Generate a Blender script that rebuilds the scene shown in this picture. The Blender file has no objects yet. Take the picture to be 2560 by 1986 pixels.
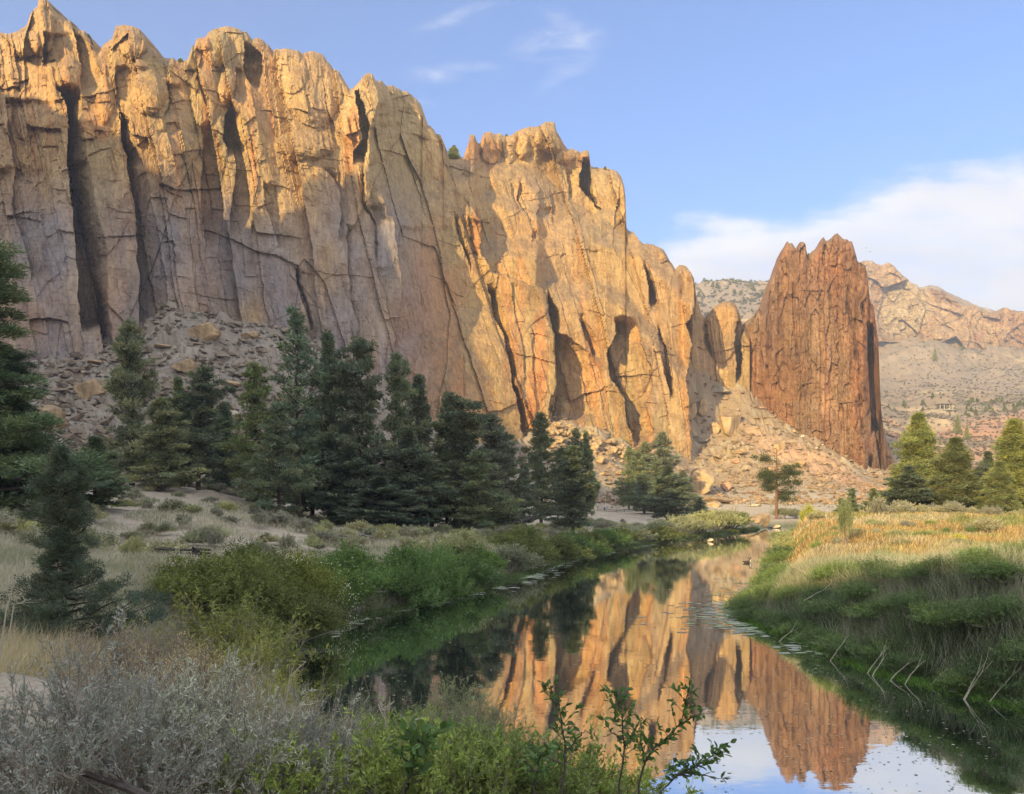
import bpy, math, random
import numpy as np
STEP_U, NV_CLIFF, NV_SPIRE, NTH, NR = 2.2, 430, 330, 520, 430
from math import radians as R

# ------------------------------------------------------------------ camera
F, CX, HV, CH = 1993.0, 1280.0, 1253.0, 5.0      # focal length, principal column, horizon row, eye height over the water
sc = bpy.context.scene
COL = sc.collection
cam_d = bpy.data.cameras.new('camera')
cam_d.sensor_width = 36.0
cam_d.lens = F / 2560.0 * 36.0
cam_d.shift_y = (HV - 993.0) / 2560.0
cam_d.clip_start = 0.05
cam_d.clip_end = 20000.0
cam = bpy.data.objects.new('camera', cam_d)
cam.location = (0, 0, CH)
cam.rotation_euler = (R(90), 0, 0)
COL.objects.link(cam)
sc.camera = cam
sc.view_settings.view_transform = 'Standard'
sc.view_settings.look = 'None'
sc.view_settings.gamma = 1.0
sc.view_settings.exposure = EXPOSURE = 1.38
sc.render.engine = 'CYCLES'
sc.cycles.use_denoising = True
sc.cycles.max_bounces = 5
sc.cycles.diffuse_bounces = 3
sc.cycles.glossy_bounces = 2
sc.cycles.transmission_bounces = 2
sc.cycles.transparent_max_bounces = 4
sc.cycles.caustics_reflective = False
sc.cycles.caustics_refractive = False

# ------------------------------------------------------------------ light
AZ, EL = R(32.0), R(17.0)          # the sun stands behind the camera to the left; light travels forward and right
DX, DY = math.sin(AZ), math.cos(AZ)
TE = math.tan(EL)
sun_d = bpy.data.lights.new('sun', 'SUN')
sun_d.energy = 5.0
sun_d.angle = R(0.3)
sun_d.color = (1.0, 0.745, 0.34)
sun = bpy.data.objects.new('sun', sun_d)
sun.rotation_euler = (R(90) - EL, 0, math.atan2(-DX, DY) )
sun.location = (-200, -240, 300)
COL.objects.link(sun)

world = bpy.data.worlds.new('World')
sc.world = world
world.use_nodes = True
wt = world.node_tree
wt.nodes.clear()
def wn(t, **k):
    n = wt.nodes.new(t)
    for a, b in k.items():
        setattr(n, a, b)
    return n
def wl(a, b): wt.links.new(a, b)
def wmath(op, a, b=None, c=None, clamp=False):
    n = wn('ShaderNodeMath', operation=op, use_clamp=clamp)
    for i, x in enumerate((a, b, c)):
        if x is None: continue
        if isinstance(x, (int, float)): n.inputs[i].default_value = x
        else: wl(x, n.inputs[i])
    return n.outputs[0]
sky = wn('ShaderNodeTexSky', sky_type='NISHITA', sun_disc=False, sun_elevation=EL,
         sun_rotation=math.atan2(-DX, -DY), altitude=800.0, air_density=1.0, dust_density=0.8, ozone_density=1.6)
tc = wn('ShaderNodeTexCoord')
sep = wn('ShaderNodeSeparateXYZ'); wl(tc.outputs['Generated'], sep.inputs[0])
# direction -> gnomonic coordinates on the northern half of the sky (a = east/north, b = up/north)
yy = wmath('MAXIMUM', sep.outputs['Y'], 0.05)
ga = wmath('DIVIDE', sep.outputs['X'], yy)
gb = wmath('DIVIDE', sep.outputs['Z'], yy)
cb = wn('ShaderNodeCombineXYZ'); wl(ga, cb.inputs[0]); wl(gb, cb.inputs[1])
def cloud_noise(scale, sx, sy, detail, rough=0.55, rot=0.0, off=(0, 0, 0), dist=0.0):
    mp = wn('ShaderNodeMapping'); wl(cb.outputs[0], mp.inputs[0])
    mp.inputs['Scale'].default_value = (sx, sy, 1); mp.inputs['Rotation'].default_value = (0, 0, rot)
    mp.inputs['Location'].default_value = off
    n = wn('ShaderNodeTexNoise'); wl(mp.outputs[0], n.inputs['Vector'])
    n.inputs['Scale'].default_value = scale; n.inputs['Detail'].default_value = detail
    n.inputs['Roughness'].default_value = rough; n.inputs['Distortion'].default_value = dist
    return n.outputs['Fac']
def wramp(x, lo, hi):
    n = wn('ShaderNodeMapRange', interpolation_type='SMOOTHSTEP'); wl(x, n.inputs[0])
    n.inputs[1].default_value = lo; n.inputs[2].default_value = hi
    return n.outputs[0]
# cloud bank rising to the right over the far ridge
n1 = cloud_noise(3.0, 1.0, 2.6, 6, 0.6, R(8))
n2 = cloud_noise(9.0, 1.0, 2.4, 5, 0.6, R(12), (3.1, 1.7, 0))
gm = wn('ShaderNodeFloatCurve'); wl(wmath('ADD', ga, 0.0), gm.inputs['Value'])
cm = gm.mapping; cm.use_clip = False
cm.clip_min_x, cm.clip_max_x = -1.0, 3.0
while len(cm.curves[0].points) > 2: cm.curves[0].points.remove(cm.curves[0].points[1])
pts = [(-1.0, 0.0), (0.0, 0.02), (0.10, 0.27), (0.17, 0.325), (0.24, 0.350), (0.36, 0.375), (0.50, 0.410), (0.66, 0.435), (1.0, 0.44), (3.0, 0.30)]
cm.curves[0].points[0].location = pts[0]; cm.curves[0].points[1].location = pts[-1]
for p in pts[1:-1]: cm.curves[0].points.new(*p)
cm.update()
edge = wmath('SUBTRACT', gm.outputs[0], gb)
edge = wmath('ADD', edge, wmath('MULTIPLY', wmath('SUBTRACT', n1, 0.5), 0.11))
edge = wmath('ADD', edge, wmath('MULTIPLY', wmath('SUBTRACT', n2, 0.5), 0.09))
bank = wramp(edge, -0.008, 0.04)
bank = wmath('MULTIPLY', bank, wmath('ADD', wmath('MULTIPLY', wramp(n2, 0.25, 0.65), 0.30), 0.70))
# small cirrus wisps
def wisp(a0, b0, ra, rb, rot, seed, amp):
    da = wmath('SUBTRACT', ga, a0); db = wmath('SUBTRACT', gb, b0)
    c, s = math.cos(rot), math.sin(rot)
    p = wmath('DIVIDE', wmath('ADD', wmath('MULTIPLY', da, c), wmath('MULTIPLY', db, s)), ra)
    q = wmath('DIVIDE', wmath('SUBTRACT', wmath('MULTIPLY', db, c), wmath('MULTIPLY', da, s)), rb)
    r = wmath('SQRT', wmath('ADD', wmath('MULTIPLY', p, p), wmath('MULTIPLY', q, q)))
    m = wmath('SUBTRACT', 1.0, wramp(r, 0.0, 1.0))
    n = cloud_noise(14.0, 1.0, 2.6, 6, 0.62, rot * -1 , (seed, seed * 0.7, 0), 0.6)
    return wmath('MULTIPLY', wmath('MULTIPLY', m, wramp(n, 0.34, 0.68)), amp * 0.72)
w = None
for args in ((0.055, 0.575, 0.075, 0.028, R(10), 1.3, 0.85), (0.075, 0.545, 0.085, 0.03, R(50), 4.4, 0.35), (0.066, 0.60, 0.05, 0.02, R(-35), 2.0, 0.3),
             (-0.10, 0.535, 0.05, 0.016, R(0), 2.2, 0.55), (-0.06, 0.61, 0.10, 0.014, R(20), 7.0, 0.45), (-0.05, 0.545, 0.06, 0.010, R(0), 9.0, 0.3),
             (-0.12, 0.50, 0.035, 0.008, R(-8), 5.0, 0.3)):
    x = wisp(*args)
    w = x if w is None else wmath('ADD', w, x)
cloud = wmath('ADD', bank, w, None, True)
front = wramp(sep.outputs['Y'], 0.02, 0.2)
cloud = wmath('MULTIPLY', cloud, front)
tint = wn('ShaderNodeMix', data_type='RGBA', blend_type='MULTIPLY'); tint.inputs[0].default_value = 1.0
hsv = wn('ShaderNodeHueSaturation'); hsv.inputs['Saturation'].default_value = 1.12; wl(sky.outputs[0], hsv.inputs['Color']); wl(hsv.outputs[0], tint.inputs[6]); tint.inputs[7].default_value = SKY_TINT = (0.74, 0.95, 1.24, 1)
mix = wn('ShaderNodeMix', data_type='RGBA'); wl(cloud, mix.inputs[0]); wl(tint.outputs[2], mix.inputs[6])
cn = cloud_noise(4.0, 1.0, 3.0, 4, 0.5, R(6), (8, 2, 0))
cc = wn('ShaderNodeMix', data_type='RGBA'); wl(wramp(cn, 0.35, 0.65), cc.inputs[0])
cc.inputs[6].default_value = CLOUD_A = (4.1, 4.25, 4.7, 1); cc.inputs[7].default_value = CLOUD_B = (4.9, 4.95, 5.15, 1)
wl(cc.outputs[2], mix.inputs[7])
# broken bright cloud added out of view, overhead and towards the sun, as fill light
mp3 = wn('ShaderNodeTexNoise'); wl(tc.outputs['Generated'], mp3.inputs['Vector']); mp3.inputs['Scale'].default_value = 3.2; mp3.inputs['Detail'].default_value = 6
up_ = wmath('MAXIMUM', wramp(sep.outputs['Z'], 0.58, 0.80), wramp(wmath('MULTIPLY', sep.outputs['Y'], -1.0), -0.05, 0.35))
cov = wmath('MULTIPLY', up_, wramp(mp3.outputs['Fac'], 0.34, 0.56))
mix2 = wn('ShaderNodeMix', data_type='RGBA'); wl(cov, mix2.inputs[0]); wl(mix.outputs[2], mix2.inputs[6]); mix2.inputs[7].default_value = FILL_CLOUD = (8.5, 8.9, 10.0, 1)
mix = mix2
bg = wn('ShaderNodeBackground'); bg.inputs['Strength'].default_value = 0.088
wl(mix.outputs[2], bg.inputs['Color'])
wo = wn('ShaderNodeOutputWorld'); wl(bg.outputs[0], wo.inputs['Surface'])

# ------------------------------------------------------------------ helpers: numbers
rng = np.random.RandomState(7)
random.seed(7)
def hsh(ix, iy, s):
    n = (ix.astype(np.int64) * 374761393 + iy.astype(np.int64) * 668265263 + s * 982451653) & 0xffffffff
    n = ((n ^ (n >> 13)) * 1274126177) & 0xffffffff
    n = ((n ^ (n >> 15)) * 2246822519) & 0xffffffff
    return ((n ^ (n >> 16)) & 0xffffff) / float(0xffffff)
def vn(x, y, s=0):
    ix = np.floor(x); iy = np.floor(y); fx = x - ix; fy = y - iy
    fx = fx * fx * (3 - 2 * fx); fy = fy * fy * (3 - 2 * fy)
    a = hsh(ix, iy, s); b = hsh(ix + 1, iy, s); c = hsh(ix, iy + 1, s); d = hsh(ix + 1, iy + 1, s)
    return (a + (b - a) * fx + (c - a) * fy + (a - b - c + d) * fx * fy) * 2 - 1
def fbm(x, y, s=0, o=4, g=0.5):
    r = 0; a = 1.0; t = 0
    for i in range(o):
        r = r + a * vn(x + 17.3 * i, y - 9.1 * i, s + i); t += a; a *= g; x = x * 2.03; y = y * 2.03
    return r / t
def ridged(x, y, s=0, o=4, g=0.5):
    r = 0; a = 1.0; t = 0
    for i in range(o):
        r = r + a * (1 - np.abs(vn(x, y, s + i)) * 2); t += a; a *= g; x = x * 2.07; y = y * 2.07
    return r / t
def worley(x, y, s=0):
    """f1, f2, three hashes and the offset to the nearest feature point"""
    ix = np.floor(x); iy = np.floor(y)
    f1 = np.full(x.shape, 9.0); f2 = np.full(x.shape, 9.0)
    bi = np.zeros(x.shape); bj = np.zeros(x.shape); bx = np.zeros(x.shape); by = np.zeros(x.shape)
    for i in (-1, 0, 1):
        for j in (-1, 0, 1):
            cx = ix + i; cy = iy + j
            dx = cx + 0.5 + (hsh(cx, cy, s) - 0.5) * 0.95 - x; dy = cy + 0.5 + (hsh(cx, cy, s + 1) - 0.5) * 0.95 - y
            d = np.sqrt(dx * dx + dy * dy)
            m = d < f1
            f2 = np.where(m, f1, np.minimum(f2, d)); f1 = np.where(m, d, f1)
            bi = np.where(m, cx, bi); bj = np.where(m, cy, bj); bx = np.where(m, dx, bx); by = np.where(m, dy, by)
    return f1, f2, hsh(bi, bj, s + 2), hsh(bi, bj, s + 3), hsh(bi, bj, s + 4), bx, by
def facets(x, y, s, tilt=1.0):
    """blocky surface: each cell its own height and tilt; 0..~1"""
    f1, f2, h1, h2, h3, bx, by = worley(x, y, s)
    return h1 * 2 - 1 + tilt * ((h2 - 0.5) * 2 * bx + (h3 - 0.5) * 2 * by), f2 - f1
def sst(x, a, b):
    t = np.clip((x - a) / (b - a), 0, 1)
    return t * t * (3 - 2 * t)
ZO = {1: (0, 0), 2: (800, 150), 3: (0, 600), 4: (800, 700), 5: (1660, 500)}
def zp(k, pts):
    ox, oy = ZO[k]
    return [(ox + p[0] / 2.42, oy + p[1] / 2.42) for p in pts]

# ------------------------------------------------------------------ helpers: meshes and objects
def mesh_np(name, verts, faces, mats=(), smooth=False, mat_idx=None):
    verts = np.asarray(verts, dtype=np.float32); faces = np.asarray(faces, dtype=np.int32)
    n = faces.shape[1]
    me = bpy.data.meshes.new(name)
    me.vertices.add(len(verts)); me.vertices.foreach_set('co', verts.ravel())
    me.loops.add(faces.size); me.loops.foreach_set('vertex_index', faces.ravel())
    me.polygons.add(len(faces))
    me.polygons.foreach_set('loop_start', np.arange(0, faces.size, n, dtype=np.int32))
    try: me.polygons.foreach_set('loop_total', np.full(len(faces), n, dtype=np.int32))
    except Exception: pass
    for m in mats: me.materials.append(m)
    if mat_idx is not None: me.polygons.foreach_set('material_index', np.asarray(mat_idx, dtype=np.int32))
    me.polygons.foreach_set('use_smooth', np.full(len(faces), smooth, dtype=bool))
    me.update(calc_edges=True)
    return me
def grid_faces(nr, nc):
    i = np.arange(nr - 1)[:, None] * nc + np.arange(nc - 1)[None, :]
    i = i.ravel()
    return np.stack([i, i + nc, i + nc + 1, i + 1], 1)
def set_tint(me, rgb):
    a = me.color_attributes.new('tint', 'FLOAT_COLOR', 'POINT')
    c = np.ones((len(me.vertices), 4), dtype=np.float32); c[:, :3] = rgb
    a.data.foreach_set('color', c.ravel())
def link(name, me, parent=None, loc=(0, 0, 0)):
    o = bpy.data.objects.new(name, me); COL.objects.link(o)
    if parent is not None: o.parent = parent
    o.location = loc
    return o
def tag(o, label=None, cat=None, group=None, kind=None):
    if label: o['label'] = label
    if cat: o['category'] = cat
    if group: o['group'] = group
    if kind: o['kind'] = kind
    return o
def empty(name, loc, rz=0.0):
    o = bpy.data.objects.new(name, None); COL.objects.link(o)
    o.location = loc; o.rotation_euler = (0, 0, rz); o.empty_display_size = 0.1
    return o
def dup(root, loc=None, rz=None, sc_=None):
    r = root.copy(); COL.objects.link(r)
    if loc is not None: r.location = loc
    if rz is not None: r.rotation_euler = (0, 0, rz)
    if sc_ is not None: r.scale = sc_ if hasattr(sc_, '__len__') else (sc_, sc_, sc_)
    for ch in list(root.children):
        c = ch.copy(); COL.objects.link(c); c.parent = r
        for g in ch.children:
            d = g.copy(); COL.objects.link(d); d.parent = c
    return r
def W(u, v, Y):
    return ((u - CX) / F * Y, Y, CH - (v - HV) / F * Y)

# ------------------------------------------------------------------ helpers: materials
class MT:
    def __init__(s, name, rough=0.9, spec=0.2):
        s.m = bpy.data.materials.new(name); s.m.use_nodes = True
        s.t = s.m.node_tree; s.b = s.t.nodes['Principled BSDF']
        s.b.inputs['Roughness'].default_value = rough
        s.b.inputs['Specular IOR Level'].default_value = spec
    def n(s, t, **k):
        n = s.t.nodes.new(t)
        for a, b in k.items(): setattr(n, a, b)
        return n
    def l(s, a, b): s.t.links.new(a, b)
    def noise(s, scale, detail=4, rough=0.55, vec=None, scl=None, rot=None):
        if vec is None: vec = s.n('ShaderNodeTexCoord').outputs['Object']
        if scl is not None or rot is not None:
            mp = s.n('ShaderNodeMapping'); s.l(vec, mp.inputs[0])
            if scl: mp.inputs['Scale'].default_value = scl
            if rot: mp.inputs['Rotation'].default_value = rot
            vec = mp.outputs[0]
        n = s.n('ShaderNodeTexNoise'); s.l(vec, n.inputs['Vector'])
        n.inputs['Scale'].default_value = scale; n.inputs['Detail'].default_value = detail; n.inputs['Roughness'].default_value = rough
        return n.outputs['Fac']
    def ramp(s, fac, stops):
        r = s.n('ShaderNodeValToRGB'); s.l(fac, r.inputs[0])
        e = r.color_ramp.elements
        while len(e) < len(stops): e.new(0.5)
        for el, (p, c) in zip(e, stops):
            el.position = p; el.color = (c[0], c[1], c[2], 1) if hasattr(c, '__len__') else (c, c, c, 1)
        return r.outputs[0]
    def mul(s, a, b, fac=1.0, mode='MULTIPLY'):
        m = s.n('ShaderNodeMix', data_type='RGBA', blend_type=mode)
        if isinstance(fac, (int, float)): m.inputs[0].default_value = fac
        else: s.l(fac, m.inputs[0])
        for i, x in ((6, a), (7, b)):
            if isinstance(x, tuple): m.inputs[i].default_value = (*x[:3], 1)
            else: s.l(x, m.inputs[i])
        return m.outputs[2]
    def attr(s, name='tint'):
        a = s.n('ShaderNodeAttribute'); a.attribute_name = name
        return a.outputs['Color']
    def bump(s, h, dist, strength=1.0, prev=None):
        b = s.n('ShaderNodeBump'); s.l(h, b.inputs['Height'])
        b.inputs['Distance'].default_value = dist; b.inputs['Strength'].default_value = strength
        if prev is not None: s.l(prev, b.inputs['Normal'])
        s.l(b.outputs[0], s.b.inputs['Normal'])
        return b.outputs[0]
    def base(s, c):
        if isinstance(c, tuple): s.b.inputs['Base Color'].default_value = (*c[:3], 1)
        else: s.l(c, s.b.inputs['Base Color'])
        return s

def rock_material(name, scale=1.0, bump=1.0):
    t = MT(name, 0.92, 0.15)
    v = t.n('ShaderNodeTexCoord').outputs['Object']
    streak = t.noise(0.9 * scale, 5, 0.6, v, (1.0, 1.0, 0.10))
    fine = t.noise(1.7 * scale, 6, 0.68, v, (1.0, 1.0, 0.45))
    c = t.mul(t.attr(), t.ramp(streak, [(0.28, (0.70, 0.68, 0.68)), (0.5, (1.0, 0.98, 0.96)), (0.72, (1.22, 1.2, 1.16))]))
    c = t.mul(c, t.ramp(fine, [(0.30, (0.66, 0.63, 0.62)), (0.47, (1.0, 1.0, 1.0)), (0.75, (1.15, 1.13, 1.10))]))
    mott = t.noise(0.22 * scale, 7, 0.7, v, (1.0, 1.0, 0.7))
    c = t.mul(c, t.ramp(mott, [(0.34, (0.70, 0.62, 0.58)), (0.48, (0.98, 0.97, 0.96)), (0.56, (1.0, 1.0, 1.0)), (0.72, (1.18, 1.2, 1.2))]))
    bedl = t.noise(1.1 * scale, 4, 0.6, v, (0.12, 0.12, 1.5), (0.10, 0.06, 0))
    c = t.mul(c, t.ramp(bedl, [(0.31, (0.76, 0.72, 0.70)), (0.40, (1, 1, 1)), (0.8, (1.05, 1.05, 1.05))]))
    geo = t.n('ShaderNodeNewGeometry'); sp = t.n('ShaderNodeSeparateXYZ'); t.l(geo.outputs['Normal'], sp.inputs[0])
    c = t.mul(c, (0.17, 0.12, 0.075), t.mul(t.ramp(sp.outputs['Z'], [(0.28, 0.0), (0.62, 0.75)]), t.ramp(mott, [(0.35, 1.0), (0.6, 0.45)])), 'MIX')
    t.base(c)
    b1 = t.bump(fine, 0.6 / scale, 0.7 * bump)
    b1 = t.bump(bedl, 0.5 / scale, 0.5 * bump, b1)
    t.bump(streak, 0.5 / scale, 0.35 * bump, b1)
    return t.m
# ------------------------------------------------------------------ rock: relief sheets in real metres
def interp_v(poly, v):          # polyline given top to bottom as (u, v): u at height v, and a mask with soft ends
    p = np.array(poly, float); o = np.argsort(p[:, 1], kind='stable'); p = p[o]
    u = np.interp(v, p[:, 1], p[:, 0])
    return u, p[0, 1], p[-1, 1]
def wedge(U, V, L, Rr, a, b, soft=26.0, base=0.0):
    """between two roughly vertical polylines: offset a at the left one, b at the right one, sharp at both"""
    ul, l0, l1 = interp_v(L, V); ur, r0, r1 = interp_v(Rr, V)
    v0, v1 = min(l0, r0), max(l1, r1)
    m = sst(V, v0 - soft * 0.3, v0 + soft) * (1 - sst(V, v1 - soft, v1 + soft * 0.3))
    wid = np.maximum(ur - ul, 1.0)
    t = (U - ul) / wid
    inside = (t >= 0) & (t <= 1)
    return np.where(inside, (a + (b - a) * np.clip(t, 0, 1)), 0.0) * m
def shelf(U, V, L, a, wpx, soft=14.0):
    """to the right of the polyline: offset a fading out over wpx"""
    ul, l0, l1 = interp_v(L, V)
    m = sst(V, l0 - soft * 0.3, l0 + soft) * (1 - sst(V, l1 - soft, l1 + soft * 0.3))
    d = U - ul
    return np.where(d >= 0, a * np.exp(-np.maximum(d, 0) / wpx), 0.0) * m
def crackline(U, V, L, a, w=3.0):
    ul, l0, l1 = interp_v(L, V)
    m = sst(V, l0 - 4, l0 + 20) * (1 - sst(V, l1 - 20, l1 + 4))
    k = 0.55 + 0.9 * fbm(V / 25, V * 0 + ul.mean() / 9, 41, 3)
    return 0.75 * a * np.clip(k, 0.1, 1.3) * np.exp(-((U - ul) / (w * 0.8)) ** 2) * m
def hcrack(U, V, L, a, w=3.0):
    p = np.array(L, float); vv = np.interp(U, p[:, 0], p[:, 1])
    m = sst(U, p[0, 0] - 2, p[0, 0] + 12) * (1 - sst(U, p[-1, 0] - 12, p[-1, 0] + 2))
    k = 0.45 + 1.2 * fbm(U / 25, U * 0 + p[0, 0] / 9, 43, 3)
    vv = vv + 5 * fbm(U / 16, U * 0 + p[0, 0], 44, 4)
    m = sst(U, p[0, 0] - 2, p[0, 0] + 12) * (1 - sst(U, p[-1, 0] - 12, p[-1, 0] + 2))
    return 0.2 * a * np.clip(k, 0, 1.3) * np.exp(-((V - vv) / w) ** 2) * m
def bulge(U, V, cu, cv, ru, rv, a, rot=0.0):
    c, s = math.cos(rot), math.sin(rot)
    x = ((U - cu) * c + (V - cv) * s) / ru; y = ((V - cv) * c - (U - cu) * s) / rv
    q = 1 - (x * x + y * y)
    return -a * np.sqrt(np.clip(q, 0, 1))
def blocks(x, z, w, hg, s, tilt=0.5, step=1.0, ledge=0.5):
    """joint-bounded columns broken across: flat faces meeting at sharp vertical edges, with set-back ledges"""
    a = x / w; i = np.floor(a)
    def e(k): return k + 0.75 * (hsh(k, k * 0, s) - 0.5)
    i = np.where(a < e(i), i - 1, i); i = np.where(a >= e(i + 1), i + 1, i)
    wid = e(i + 1) - e(i); f = (a - e(i)) / wid - 0.5
    b = z / hg + 13.0 * hsh(i, i * 0 + 3, s + 1) + 0.25 * f * (hsh(i, i * 0 + 5, s) - 0.5); k = np.floor(b)
    def g(q): return q + 0.6 * (hsh(i, q, s + 2) - 0.5)
    k = np.where(b < g(k), k - 1, k); k = np.where(b >= g(k + 1), k + 1, k)
    fb = (b - g(k)) / (g(k + 1) - g(k))
    off = (hsh(i, i * 0, s + 3) * 2 - 1) * step + (hsh(i, k, s + 4) * 2 - 1) * step * 0.45
    t = (hsh(i, i * 0, s + 5) * 2 - 1) + 0.35 * (hsh(i, k, s + 6) * 2 - 1)
    return off + tilt * t * f * wid * w + ledge * (fb - 0.5) * (0.4 + hsh(i, k, s + 7))
def rockiness(Uo, V, Y, s, k=1.0, vert=0.38, big=1.0):
    """fractured relief in metres, noise laid out in metres along and up the wall"""
    x = (Uo - CX) / F * 235.0; z = -(V - HV) / F * 235.0
    x = x + z * 0.06
    wx = x + 5 * fbm(x / 22, z / 40, s + 50, 3); wz = z + 6 * fbm(x / 20, z / 26, s + 60, 3)
    def fac(x_, y_, s_, tilt, step):
        g1, g2, h1, h2, h3, bx, by = worley(x_, y_, s_)
        return (h1 * 2 - 1) * step + tilt * ((h2 - 0.5) * 2 * bx + (h3 - 0.5) * 2 * by), g2 - g1
    f0, e0 = fac(wx / 22, wz / 22 * 0.30, s, 1.6, 0.7)
    f1, e1 = fac(wx / 8, wz / 8 * 0.34, s + 10, 1.6, 0.45)
    f2, e2 = fac((wx + 2 * vn(wx / 3, wz / 3, s)) / 3.4, wz / 3.4 * 0.5, s + 20, 1.6, 0.45)
    f3, e3 = fac(wx / 1.5, wz / 1.5 * 0.7, s + 30, 1.5, 0.5)
    rib = ridged(wx / 7, wz / 60, s + 5, 4)
    kx = np.interp(Uo, [0, 400, 800, 1000, 1300, 1600, 1800], [0.13, 0.12, 0.10, 0.24, 0.30, 0.16, 0.05])
    xs = x + kx * (z - 60)
    vx = xs + 1.6 * fbm(x / 16, z / 30, s + 52, 4) + 0.35 * fbm(x / 3, z / 3, s + 53, 3); vz = z + 3.0 * fbm(x / 18, z / 18, s + 62, 3) + 0.5 * fbm(x / 2.5, z / 2.5, s + 63, 3)
    r = 1.3 * big * f0 + 0.55 * f1 + 0.22 * f2 + 0.12 * f3 - 0.35 * rib
    r = r + blocks(vx, vz, 13.0, 42.0, s + 200, 0.45, 1.7, 1.3) + blocks(vx + 3, vz, 4.6, 15.0, s + 220, 0.45, 0.7, 0.6) * sst(fbm(x / 20, z / 20, s + 240, 2), -0.5, 0.1) + blocks(vx, vz, 1.7, 4.6, s + 260, 0.4, 0.22, 0.26) * sst(fbm(x / 9, z / 9, s + 250, 2), -0.3, 0.2)
    r = r + 0.26 * fbm(wx / 1.3, wz / 2.2, s + 80, 5, 0.62)
    # weathered bedding ledges
    bed = fbm(wx / 40 + 9, (z + 0.12 * x + 2 * fbm(x / 14, z / 14, s + 95, 2)) / 2.6, s + 90, 4, 0.6)
    r = r + 0.45 * bed * (0.35 + 0.65 * sst(fbm(x / 25, z / 20, s + 97, 2), -0.3, 0.3))
    return r * k, (f0, f1, e1, rib, x, z)
def rock_albedo(U, V, info, s, spots, base=(0.49, 0.35, 0.21), red=0.75):
    f0, f1, e1, rib, x, z = info
    b = np.array(base)
    c = np.ones(U.shape + (3,)) * b
    patch = fbm(x / 30, z / 45, s + 100, 4)
    stre = fbm(x / 2.2, z / 38, s + 110, 5)
    stre2 = fbm(x / 0.9, z / 20, s + 120, 4)
    olive = np.array((0.36, 0.31, 0.21)); cream = np.array((0.60, 0.47, 0.32)); rust = np.array((0.50, 0.27, 0.16)); varn = np.array((0.29, 0.21, 0.15)); mauve = np.array((0.42, 0.30, 0.25))
    def blend(c, t, w): return c + (t - c) * np.clip(w, 0, 1)[..., None]
    c = blend(c, olive, sst(patch, 0.0, 0.5) * 0.7)
    c = blend(c, cream, sst(-patch, 0.05, 0.5) * 0.6)
    c = blend(c, mauve, sst(fbm(x / 18, z / 60, s + 150, 4), 0.05, 0.35) * 0.5)
    c = blend(c, rust, sst(stre + 0.4 * patch, 0.12, 0.55) * red)
    c = blend(c, varn, sst(stre2 + 0.5 * f1 * 0.3, 0.28, 0.7) * 0.5)
    c = blend(c, cream * 1.08, sst(-stre2, 0.3, 0.7) * 0.45)
    c = c * (1 + 0.10 * f1[..., None] + 0.05 * fbm(x / 0.7, z / 0.7, s + 130, 3)[..., None])
    for (cu, cv, ru, rv, rot, col, w) in spots:
        cc, ss = math.cos(rot), math.sin(rot)
        q = (((U - cu) * cc + (V - cv) * ss) / ru) ** 2 + (((V - cv) * cc - (U - cu) * ss) / rv) ** 2
        m = sst(1.35 - q + 0.55 * stre + 0.5 * fbm(x / 6, z / 14, s + 140, 3), 0.2, 0.9)
        c = blend(c, np.array(col), m * w)
    return np.clip(c * np.array((0.84, 0.78, 0.56)), 0.02, 0.9)
def relief(name, us, top, bottom, nv, depth, albedo, mat, cap=40.0, side=None, power=1.0):
    """columns at us; each from its top row down to its bottom row; depth(U,V)->Y; capped by rock that runs back from the rim"""
    us = np.asarray(us, float); nc = len(us)
    tp = np.array(top, float); o = np.argsort(tp[:, 0], kind='stable'); tv = np.interp(us, tp[o, 0], tp[o, 1])
    bp = np.array(bottom, float); bv = np.interp(us, bp[:, 0], bp[:, 1])
    tv = tv + 2.0 * fbm(us / 9, us * 0, 3, 3) + 1.2 * vn(us / 3, us * 0, 9)
    t = np.linspace(0, 1, nv)[:, None] ** power
    V = tv[None, :] + (bv - tv)[None, :] * t
    U = np.repeat(us[None, :], nv, 0)
    Y = depth(U, V)
    # round the rim off
    d = np.clip((V - tv[None, :]) / 22.0, 0, 1)
    Y = Y + 5.0 * (1 - d) ** 3
    rgb = albedo(U, V)
    X = (U - CX) / F * Y; Z = CH - (V - HV) / F * Y
    rows = [(X, Y, Z, rgb)]
    P = np.stack([X, Y, Z], -1)
    back = []
    for dy, dz in ((cap, -cap * 0.25), (cap * 0.5, -cap * 0.06), (cap * 0.2, -0.4), (cap * 0.06, 0.0)):
        q = P[0].copy(); q[:, 1] += dy; q[:, 0] += dy * 0.1; q[:, 2] += dz + 0.6 * vn(us / 8, us * 0 + dy, 4) * (dy > 3)
        back.append(q)
    A = np.concatenate([np.array(back), P], 0)
    C = np.concatenate([np.repeat(rgb[:1], 4, 0), rgb], 0)
    if side:                                    # walls that run back at the two ends
        for sgn, (dx, dy) in side.items():
            cols = []
            for k in (1.0, 0.4, 0.12):
                q = (A[:, -1] if sgn > 0 else A[:, 0]).copy(); q[:, 0] += dx * k; q[:, 1] += dy * k
                cols.append(q)
            cols = np.stack(cols, 1)
            if sgn > 0: A = np.concatenate([A, cols[:, ::-1]], 1); C = np.concatenate([C, np.repeat(C[:, -1:], 3, 1)], 1)
            else: A = np.concatenate([cols, A], 1); C = np.concatenate([np.repeat(C[:, :1], 3, 1), C], 1)
    nr, ncc = A.shape[:2]
    me = mesh_np(name, A.reshape(-1, 3), grid_faces(nr, ncc), [mat], smooth=False)
    set_tint(me, C.reshape(-1, 3))
    o = link(name, me)
    return o

rock_mat = rock_material('weathered_tuff')

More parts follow.
